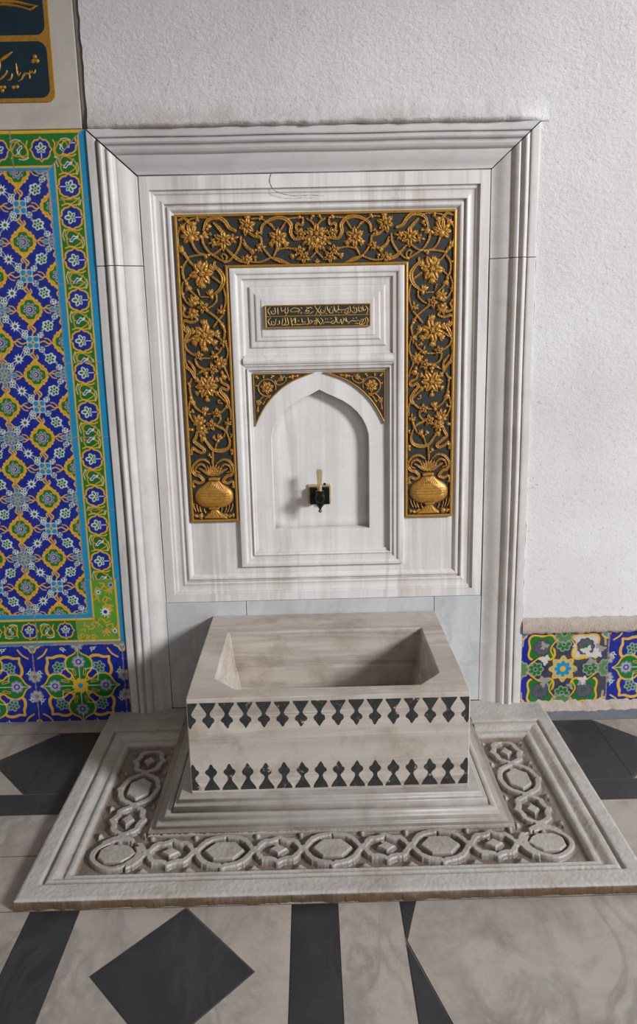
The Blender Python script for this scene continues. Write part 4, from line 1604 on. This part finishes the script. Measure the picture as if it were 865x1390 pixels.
def band_motif(C, cx, cz, ang, kind, s=1.0, flip=1):
    """blue ogival cartouche (kind 0) or small green leaf in a yellow scroll (kind 1), long axis across the band"""
    q = lambda pts: outline([(x * flip, z) for x, z in pts], cx, cz, s, ang)
    if kind == 0:
        sh = [(0, .0285), (.006, .023), (.014, .0215), (.0215, .015), (.0225, .005), (.0285, 0), (.0225, -.005), (.0215, -.015), (.014, -.0215), (.006, -.023), (0, -.0285), (-.006, -.023), (-.014, -.0215), (-.0215, -.015), (-.0225, -.005), (-.0285, 0), (-.0225, .005), (-.0215, .015), (-.014, .0215), (-.006, .023)]
        C.poly(q([(x * 1.12, z * 1.06) for x, z in sh]), YEL)
        C.poly(q([(x * .96, z * .93) for x, z in sh]), BLUE)
        C.stroke(q([(-.022, 0), (-.008, 0)]), .0018, WHITE, sm=False)
        for d, L in ((0, .0155), (1.05, .0135), (-1.05, .0135), (2.1, .010), (-2.1, .010)):
            p0 = q([(math.cos(d) * L * .62 - .001, math.sin(d) * L * .62)])[0]
            C.dot(p0[0], p0[1], L * .55 * s, WHITE, L * .36 * s, d * flip + ang)
            C.dot(p0[0], p0[1], L * .38 * s, GREEN, L * .20 * s, d * flip + ang)
        p0 = q([(-.001, 0)])[0]
        C.dot(p0[0], p0[1], .0022, BLUE)
    else:
        C.radial(cx, cz, lambda t: .0205 * s + .0022 * np.cos(3 * t + ang), OCH, .03)
        C.radial(cx, cz, lambda t: .0178 * s + .0022 * np.cos(3 * t + ang), (20, 104, 36), .03)
        C.stroke(q([(-.018, .022), (-.020, .008), (-.010, -.001), (.006, .004), (.016, .014)]), .0024, OCH)
        C.stroke(q([(.020, -.022), (.021, -.008), (.011, .001)]), .0026, YEL)
        C.stroke(q([(-.020, .020), (-.004, .024), (.012, .020), (.022, .024)]), .0030, YEL)
        C.stroke(q([(-.022, -.022), (-.008, -.018), (.006, -.022), (.020, -.020)]), .0030, YEL)
        C.poly(q([(-.012, -.006), (-.004, -.008), (.001, -.001), (.010, .001), (.013, .007), (.005, .006), (.0, .009), (-.005, .002)]), WHITE)
        C.poly(q([(-.009, -.0045), (-.004, -.0055), (.000, .001), (.009, .0035), (.004, .004), (.0, .006), (-.004, .001)]), BLUE)
        C.stroke(q([(-.023, -.004), (-.026, .010), (-.021, .024)]), .0016, WHITE)
        C.stroke(q([(.024, .004), (.026, -.010), (.022, -.022)]), .0016, WHITE)


def vband(z0, z1, sites, x0=FX1, x1=BXo):
    C.rect(x0, x1, z0, z1, CYAN)
    C.rect(x0 + .0155, x1 - .0180, z0, z1, YEL)
    C.rect(x0 + .0190, x1 - .0215, z0, z1, GREEN)
    for n_, (z, k) in enumerate(sites):
        band_motif(C, x0 + .0485, z, 0, k, 1.06 if k == 0 else 1.0, 1 if n_ % 2 else -1)


base_clip = C.clip.copy()
vseams = [1.5715, 1.409, 1.209, 1.0105, .8155, .617, .421, .2335]
per_tile = {1: [(.163 - .040, 0), (.163 - .085, 1), (.020, 0)]}
for t in range(6):
    z1, z0 = vseams[t], vseams[t + 1]
    C.clip = base_clip * ((C.Z > z0) & (C.Z <= z1) & (C.X > FX1 - .001))
    off = (0, .041, .041, .026, .058, .041)[t]
    sites = []
    for k in range(-2, 5):
        sites += [(z1 - off - k * .102, 0), (z1 - off - .051 - k * .102, 1)]
    if t == 0:
        sites = [(1.541 - k * .1, 0) for k in range(3)] + [(1.491 - k * .1, 1) for k in range(3)]
    vband(z0, z1, sites)
# lime corner tile with another pattern
C.clip = base_clip * ((C.Z <= vseams[6]) & (C.X > FX1 - .001))
z0, z1 = .2335, vseams[6]
C.rect(FX1, BXo, z0, z1, CYAN)
C.rect(FX1 + .0135, BXo - .0145, z0 + .007, z1, YEL)
C.rect(FX1 + .0180, BXo - .0195, z0 + .012, z1, (92, 150, 40))
for k in range(34):
    x = FX1 + .026 + NR.rand() * .048
    z = .25 + NR.rand() * .16
    a = NR.rand() * 6
    C.stroke([(x, z), (x + .010 * math.cos(a), z + .010 * math.sin(a)), (x + .016 * math.cos(a + 1), z + .016 * math.sin(a + 1))], .0032, OCH)
star(C, -.607, .327, .0165, 10, WHITE, BLUE, .1)
star(C, -.585, .270, .0095, 8, WHITE, BLUE)
star(C, -.622, .385, .0090, 8, WHITE, BLUE)
star(C, -.586, .405, .0110, 9, LIL, BLUE)
# bottom band
C.clip = base_clip * ((C.Z <= .323) & (((C.X < FX1 + .001) & (C.X + C.Z * 0 < FX1)) | (C.X + .000 < FX1 + (.323 - C.Z) * 1.0)))
C.rect(-1.07, BXo, .2335, .3235, CYAN)
C.rect(-1.07, BXo, .2400, .3100, YEL)
C.rect(-1.07, BXo, .2455, .3045, GREEN)
for k in range(8):
    band_motif(C, -.7215 - k * .1005, .275, math.pi / 2, 0, .86, 1)
    band_motif(C, -.7720 - k * .1005, .275, math.pi / 2, 1, .80, 1 if k % 2 else -1)
C.clip *= (C.X > -.690)
C.rect(-.690, BXo, .2455, .3045, (104, 150, 52))
for k in range(22):
    x, z, a = -.680 + NR.rand() * .08, .252 + NR.rand() * .045, NR.rand() * 6
    C.stroke([(x, z), (x + .009 * math.cos(a), z + .009 * math.sin(a)), (x + .014 * math.cos(a + 1), z + .014 * math.sin(a + 1))], .003, OCH)
C.clip = base_clip
C.grout([(-.690, .234), (-.690, .323)], .0022)
C.grout([(-.803, .234), (-.8035, .323)], .003)
C.grout([(FX1 + .001, .323), (BXo - .006, .240)], .0012, (90, 80, 60))
# top band
C.clip = base_clip * ((C.Z >= 1.4795) & (C.X < FX1 + (C.Z - 1.4795)))
C.rect(-1.07, BXo, 1.4795, 1.5715, YEL)
C.rect(-1.07, BXo, 1.4795, 1.4860, CYAN)
C.rect(-1.07, BXo, 1.4905, 1.5640, GREEN)
for k in range(6):
    band_motif(C, -.6690 - k * .104, 1.5275, math.pi / 2, 0, .95, 1)
    band_motif(C, -.7210 - k * .104, 1.5275, math.pi / 2, 1, .90, 1 if k % 2 else -1)
band_motif(C, -.6160, 1.5285, math.pi / 2, 1, .90, 1)
C.clip = base_clip
C.grout([(FX1, 1.4795), (-.567, 1.5700)], .0022, (170, 140, 110))
C.grout([(-.7395, 1.478), (-.741, 1.571)], .003)
for z in vseams[1:-1]:
    C.grout([(FX1, z), (BXo, z + .001)], .0018)
C.clip = None
C.grout([(FX1, .3235), (FX1 - .0005, 1.02), (FX1, 1.479)], .0022)
C.grout([(FX1 - .001, 1.36), (FX1 - .0015, 1.478)], .004, (186, 150, 126))
C.rect(-.7600, -.5600, .2325, .2365, (150, 128, 108))

tp = thing('glazed_tile_panel', 'tall panel of blue floral glazed tiles with green border left of the fountain', 'tile panel', (-.80, 0, .2335))
C.mesh('field_tiles', -.0125, M_tile, tp, keep=field_keep)
o = C.mesh('border_tiles', -.0125, M_tile, tp, keep=~((C.X < FX1 - .0006) & (C.Z > .3235) & (C.Z < 1.4790)))
o['label'] = 'green border tiles with turquoise edging'
bm = bmesh.new()
box(bm, -1.06, -.5568, -.0115, .03, .2335, 1.5715)
from_bm('mortar_bed', bm, M_mortar, tp)


# ================================================================== DADO TILES
def dado_tile(x0, x1, z0, z1, cx, cz, worn=False, old=False):
    """eight-lobed floral tile, 25 cm repeat centred on (cx, cz)"""
    D = Canvas(x0, x1, z0, z1, .00125, BLUE)
    S = .125
    if not old:
        D.clip = None
        # corner ornaments shared with the neighbours
        for a in (-1, 1):
            for b in (-1, 1):
                qx, qz = cx + a * S, cz + b * S
                D.radial(qx, qz, lambda t: .020 + .004 * np.cos(4 * t), YEL, .04)
                D.radial(qx, qz, lambda t: .014 + .004 * np.cos(4 * t), CYAN, .04)
                D.dot(qx, qz, .007, YEL)
                D.stroke([(cx + a * .112, cz + b * .085), (cx + a * .096, cz + b * .096), (cx + a * .085, cz + b * .112)], .0042, YEL)
            for b, w in ((0, 1), (1, 0)):
                qx, qz = cx + a * S * w, cz + a * S * b
                rosette(D, qx, qz + (.03 if w else 0), .017, 7, LIL, GREEN, (120, 130, 120))
                rosette(D, qx, qz - (.03 if w else 0), .017, 7, LIL, GREEN, (120, 130, 120))
        for a, b in ((1, .38), (1, -.38), (-1, .38), (-1, -.38), (.38, 1), (-.38, 1), (.38, -1), (-.38, -1)):
            qx, qz = cx + a * .112, cz + b * .112
            D.stroke([(qx * .92 + cx * .08, qz * .92 + cz * .08), (qx, qz), (qx + .010 * (b), qz + .012 * a)], .0018, WHITE)
            D.dot(qx, qz, .0065, WHITE, .0042, b * 3)
            D.dot(qx, qz, .0042, GREEN, .0024, b * 3)
        # eight lobes
        gl = [(0, .004), (.010, .012), (.017, .024), (.021, .036), (.030, .046), (.036, .060), (.035, .074), (.027, .086), (.013, .094), (.006, .100), (0, .110)]
        bl = [(0, .034), (.014, .044), (.028, .058), (.036, .076), (.035, .092), (.024, .104), (.010, .111), (0, .121)]
        for k in range(4):
            r = k * math.pi / 2 + math.pi / 4
            full = bl + [(-x, z) for x, z in bl[::-1][1:-1]]
            D.poly(outline([(x * 1.10, .066 + (z - .066) * 1.10) for x, z in full], cx, cz, 1.0, r), YEL, True)
            D.poly(outline([(x * .90, .066 + (z - .066) * .93) for x, z in full], cx, cz, 1.0, r), BLUE, True)
        for k in range(4):
            r = k * math.pi / 2
            full = gl + [(-x, z) for x, z in gl[::-1][1:-1]]
            D.poly(outline([(x * 1.13, .064 + (z - .064) * 1.07) for x, z in full], cx, cz, 1.0, r), YEL, True)
            D.poly(outline([(x * .97, .064 + (z - .064) * .97) for x, z in full], cx, cz, 1.0, r), GREEN, True)
            for e in (-1, 1):
                p = outline([(e * .040, .060), (e * .041, .072), (e * .034, .050)], cx, cz, 1, r)
                D.stroke(p[:2], .0042, CYAN, sm=False)
                D.stroke(outline([(e * .013, .034), (e * .0165, .050)], cx, cz, 1, r), .0070, YEL, sm=False)
                D.stroke(outline([(e * .013, .034), (e * .0165, .050)], cx, cz, 1, r), .0034, DBLUE, sm=False)
            q = outline([(0, .072)], cx, cz, 1, r)[0]
            rosette(D, q[0], q[1], .0175, 8, LIL, BLUE, (110, 120, 140), r)
            D.dot(q[0], q[1], .0085, BLUE)
            D.dot(q[0], q[1], .0048, LIL)
            D.stroke(outline([(0, .052), (0, .020)], cx, cz, 1, r), .0016, WHITE, sm=False)
            D.stroke(outline([(0, .085), (0, .108)], cx, cz, 1, r), .0013, WHITE, sm=False)
            r2 = r + math.pi / 4
            q = outline([(0, .080)], cx, cz, 1, r2)[0]
            rosette(D, q[0], q[1], .0165, 6, GREEN, BLUE, LIL, r2)
            for e in (-1, 1):
                D.stroke(outline([(e * .006, .066), (e * .018, .056), (e * .022, .046)], cx, cz, 1, r2), .0015, WHITE)
        rosette(D, cx, cz, .0205, 8, YEL, CYAN, YEL, .2)
        D.dot(cx, cz, .0078, CYAN)
    else:
        # an older, damaged tile of another pattern: green squares in yellow frames, grey losses
        GREY, DK = (150, 146, 142), (52, 56, 72)
        D.rect(x0, x1, z0, z1, (62, 64, 82))
        D.rect(x0, x0 + .055, z0, z1, BLUE)
        for a in (-1, 1):
            for b in (-1, 1):
                qx, qz = cx + a * .062, cz + b * .066
                f1 = lambda t: .040 + .005 * np.cos(4 * t)
                D.radial(qx, qz, lambda t: .043 + .006 * np.cos(4 * t + math.pi), YEL, .06)
                D.radial(qx, qz, lambda t: .037 + .006 * np.cos(4 * t + math.pi), GREEN if not (a > 0 and b > 0) else (198, 194, 190), .06)
                rosette(D, qx, qz, .024, 9, (86, 84, 96), GREEN, (66, 64, 80))
                for e in (0, 1):
                    D.stroke([(qx + a * .050 * e + a * .006, qz + b * .050 * (1 - e) + b * .006), (qx + a * .052, qz + b * .052)], .0060, YEL, sm=False)
                    D.stroke([(qx + a * .050 * e + a * .006, qz + b * .050 * (1 - e) + b * .006), (qx + a * .052, qz + b * .052)], .0028, CYAN, sm=False)
                qx, qz = cx + a * .125, cz + b * .11
                D.dot(qx, qz, .022, YEL)
                D.dot(qx, qz, .017, CYAN)
                D.stroke([(qx - .016, qz), (qx + .016, qz)], .004, YEL, sm=False)
                D.stroke([(qx, qz - .016), (qx, qz + .016)], .004, YEL, sm=False)
        for a, b in ((1, 0), (-1, 0), (0, 1), (0, -1)):
            qx, qz = cx + a * .078, cz + b * .075
            D.radial(qx, qz, lambda t: .030 + .004 * np.cos(4 * t), DK, .05)
            rosette(D, qx, qz, .021, 7, GREEN, DK, GREY)
            D.stroke([(cx + a * .040 + b * .03, cz + b * .040 + a * .03), (cx + a * .066 + b * .036, cz + b * .066 + a * .036), (cx + a * .112, cz + b * .112)], .0036, YEL)
            D.stroke([(cx + a * .040 - b * .03, cz + b * .040 - a * .03), (cx + a * .066 - b * .036, cz + b * .066 - a * .036), (cx + a * .112, cz + b * .112)], .0036, YEL)
            qx, qz = cx + a * .125, cz + b * .105
            rosette(D, qx, qz, .026, 9, (84, 128, 70), GREEN, GREY)
        D.radial(cx, cz, lambda t: .036 + .005 * np.cos(8 * t), YEL, .05)
        D.radial(cx, cz, lambda t: .030 + .005 * np.cos(8 * t), (120, 170, 190), .05)
        rosette(D, cx, cz, .026, 8, CYAN, YEL, YEL)
        for k in range(16):
            x, z, r0 = x0 + .06 + NR.rand() * .17, z0 + NR.rand() * (z1 - z0), .004 + NR.rand() * .010
            ph = NR.rand() * 6
            D.radial(x, z, lambda t: r0 * (1 + .35 * np.sin(3 * t + ph) + .2 * np.sin(7 * t)), GREY if k % 3 else (206, 200, 194), r0 * 1.8)
    g = (148, 128, 110)
    D.grout([(x0, z0), (x0, z1)], .0030, g)
    D.grout([(x1, z0), (x1, z1)], .0030, g)
    D.grout([(x0, z1), (x1, z1)], .0036, g)
    return D


ld = thing('tile_dado', 'low row of blue and green lobed floral tiles under the tall tile panel', 'tile dado', (-.8, 0, 0))
for x0, x1, cx in ((-1.072, -.8205, -.9465), (-.8205, -.5690, -.6945), (-.5690, -.5568, -.4430)):
    dado_tile(x0, x1, -.004, .2325, cx, .108).mesh('tile', -.0125, M_tile, ld)
bm = bmesh.new()
box(bm, -1.06, -.5568, -.0115, .03, -.004, .2330)
from_bm('mortar_bed', bm, M_mortar, ld)
rd = thing('tile_dado', 'low row of worn floral tiles at the wall foot right of the fountain', 'tile dado', (.8, 0, 0))
o = dado_tile(.5560, .8030, .010, .2325, .6760, .122, old=True).mesh('tile', -.0135, M_tile, rd)
o['label'] = 'damaged tile with grey losses'
for x0, x1, cx in ((.8030, 1.0540, .9285), (1.0540, 1.3050, 1.1795)):
    dado_tile(x0, x1, .010, .2325, cx, .122).mesh('tile', -.0135, M_tile, rd)

# ================================================================== INSCRIPTION PLAQUE (upper left)
pq = thing('inscription_plaque', 'beige marble plaque with dark teal gold-lettered cartouches at the upper left', 'plaque', (-.8, 0, 1.573))
bm = bmesh.new()
box(bm, -1.06, -.5655, -.0135, .03, 1.5730, 2.9)
from_bm('stone_slab', bm, M_plaque_stone, pq, bevel=.0012)
YQ = -.0135


def rrect(x0, x1, z0, z1, r, n=8):
    out = []
    for cx, cz, a0 in ((x1 - r, z1 - r, 0), (x0 + r, z1 - r, 90), (x0 + r, z0 + r, 180), (x1 - r, z0 + r, 270)):
        for k in range(n + 1):
            a = math.radians(a0 + 90 * k / n)
            out.append((cx + r * math.cos(a), cz + r * math.sin(a)))
    return out


bm = bmesh.new()
OUT = rrect(-1.054, -.6215, 1.6330, 2.10, .020)
loops_mesh(bm, [[(x, YQ + .001, z) for x, z in OUT], [(x, YQ - .003, z) for x, z in OUT]], True, False, True)
from_bm('gilt_frame', bm, M_goldflat, pq, bevel=.001)
Z_['Q'] = (0, 0, 7.208)
for z0, z1, rows in ((1.6425, 1.7665, [
        ([(-14, 612), (0, 602), (60, 560), (122, 516)], 14, 10, 26), ([(-22, 640), (-6, 690), (6, 640), (0, 602)], 12, 10, 16),
        ([(352, 688), (344, 714), (326, 716), (316, 700)], 8, 8, 16), ([(326, 714), (306, 716), (294, 700)], 8, 8, 14), ([(300, 716), (276, 726), (252, 726), (232, 746), (216, 780), (184, 800)], 14, 5, 18), ([(276, 726), (292, 740), (296, 772), (284, 756)], 12, 5, 16),
        ([(164, 630), (168, 690), (182, 742), (206, 718)], 9, 7, 18), ([(122, 732), (118, 762), (98, 786), (72, 788)], 14, 5, 16), ([(74, 702), (54, 738), (6, 782), (-20, 790)], 16, 6, 16),
        ([(326, 606), (334, 602)], 30, 30, 30), ([(362, 604), (370, 602)], 30, 30, 30), ([(340, 562), (348, 560)], 30, 30, 30),
        ([(132, 860), (138, 858)], 26, 26, 26), ([(168, 856), (175, 854)], 26, 26, 26), ([(8, 860), (14, 858)], 26, 26, 26), ([(42, 860), (48, 858)], 26, 26, 26), ([(24, 894), (30, 892)], 26, 26, 26)]),
                     (1.7800, 2.0905, [([(-200, 40), (-100, 22), (0, 20), (150, 24), (270, 48), (368, 66)], 8, 8, 26), ([(-160, 66), (0, 50), (150, 62), (240, 84), (296, 102)], 8, 12, 18), ([(366, 62), (330, 84), (290, 102)], 6, 10, 16)])):
    bm = bmesh.new()
    C1 = rrect(-1.046, -.6325, z0, z1, .022)
    loops_mesh(bm, [[(x, YQ - .0030, z) for x, z in C1], [(x, YQ - .0034, z) for x, z in C1]], True, False, True)
    ct = from_bm('cartouche', bm, M_teal, pq)
    Rq = Relief(-.80, -.60, 1.63, 1.89, .0009)
    for pts, w0, w1, wm in rows:
        k = .00212 / 7.208
        P = [on_wall(x / 7.208, y / 7.208, YQ) for x, y in pts]
        Rq.stroke(P, w0 * k, w1 * k, wm * k, .0032, 0)
    Rq.h[(Rq.Z > z1) | (Rq.Z < z0)] = 0
    Rq.mesh('lettering', YQ - .0033, M_goldflat, ct, thr=.0004)

# ================================================================== LIGHT
w = bpy.data.worlds.new('world')
scene.world = w
w.use_nodes = True
bg = w.node_tree.nodes['Background']
nt = w.node_tree
tc = nt.nodes.new('ShaderNodeTexCoord')
sp_ = nt.nodes.new('ShaderNodeSeparateXYZ')
rp = nt.nodes.new('ShaderNodeValToRGB')
mr = nt.nodes.new('ShaderNodeMapRange')
mr.inputs[1].default_value = -1
nt.links.new(tc.outputs['Generated'], sp_.inputs[0])
nt.links.new(sp_.outputs[2], mr.inputs[0])
nt.links.new(mr.outputs[0], rp.inputs[0])
e = rp.color_ramp.elements
e[0].position, e[0].color = .45, (.44, .40, .36, 1)
e[1].position, e[1].color = .52, (1.0, .98, .95, 1)
e.new(.75).color = (.9, .94, 1.0, 1)
mx_ = nt.nodes.new('ShaderNodeMapRange')
for k, v in zip((1, 2), (-.8, .7)):
    mx_.inputs[k].default_value = v
nt.links.new(sp_.outputs[0], mx_.inputs[0])
r2 = nt.nodes.new('ShaderNodeValToRGB')
r2.color_ramp.elements[0].color = (.44, .375, .30, 1)
r2.color_ramp.elements[1].color = (1.10, 1.13, 1.18, 1)
nt.links.new(mx_.outputs[0], r2.inputs[0])
ml = nt.nodes.new('ShaderNodeVectorMath')
ml.operation = 'MULTIPLY'
nt.links.new(rp.outputs[0], ml.inputs[0])
nt.links.new(r2.outputs[0], ml.inputs[1])
nt.links.new(ml.outputs[0], bg.inputs[0])
bg.inputs[1].default_value = .46


def area(name, loc, target, sx, sy, power, col):
    d = bpy.data.lights.new(name, 'AREA')
    d.shape = 'RECTANGLE'
    d.size, d.size_y, d.energy, d.color = sx, sy, power, col
    o = bpy.data.objects.new(name, d)
    COL.objects.link(o)
    o.location = loc
    o.rotation_euler = (Vector(target) - Vector(loc)).to_track_quat('-Z', 'Y').to_euler()
    return o


area('daylight', (5.2, -4.1, 3.15), (0, 0, .4), 1.15, 1.15, 505, (.955, .985, 1.02))
# out-of-view slab over the portico, its edge set to shade the upper wall
bm = bmesh.new()
box(bm, -2.6, 2.6, -2.6, .085, 2.66, 2.80)
structure(from_bm('shading_ceiling', bm, M_plaster))
scene.view_settings.view_transform = 'Standard'
scene.view_settings.look = 'None'
scene.view_settings.exposure = -0.08
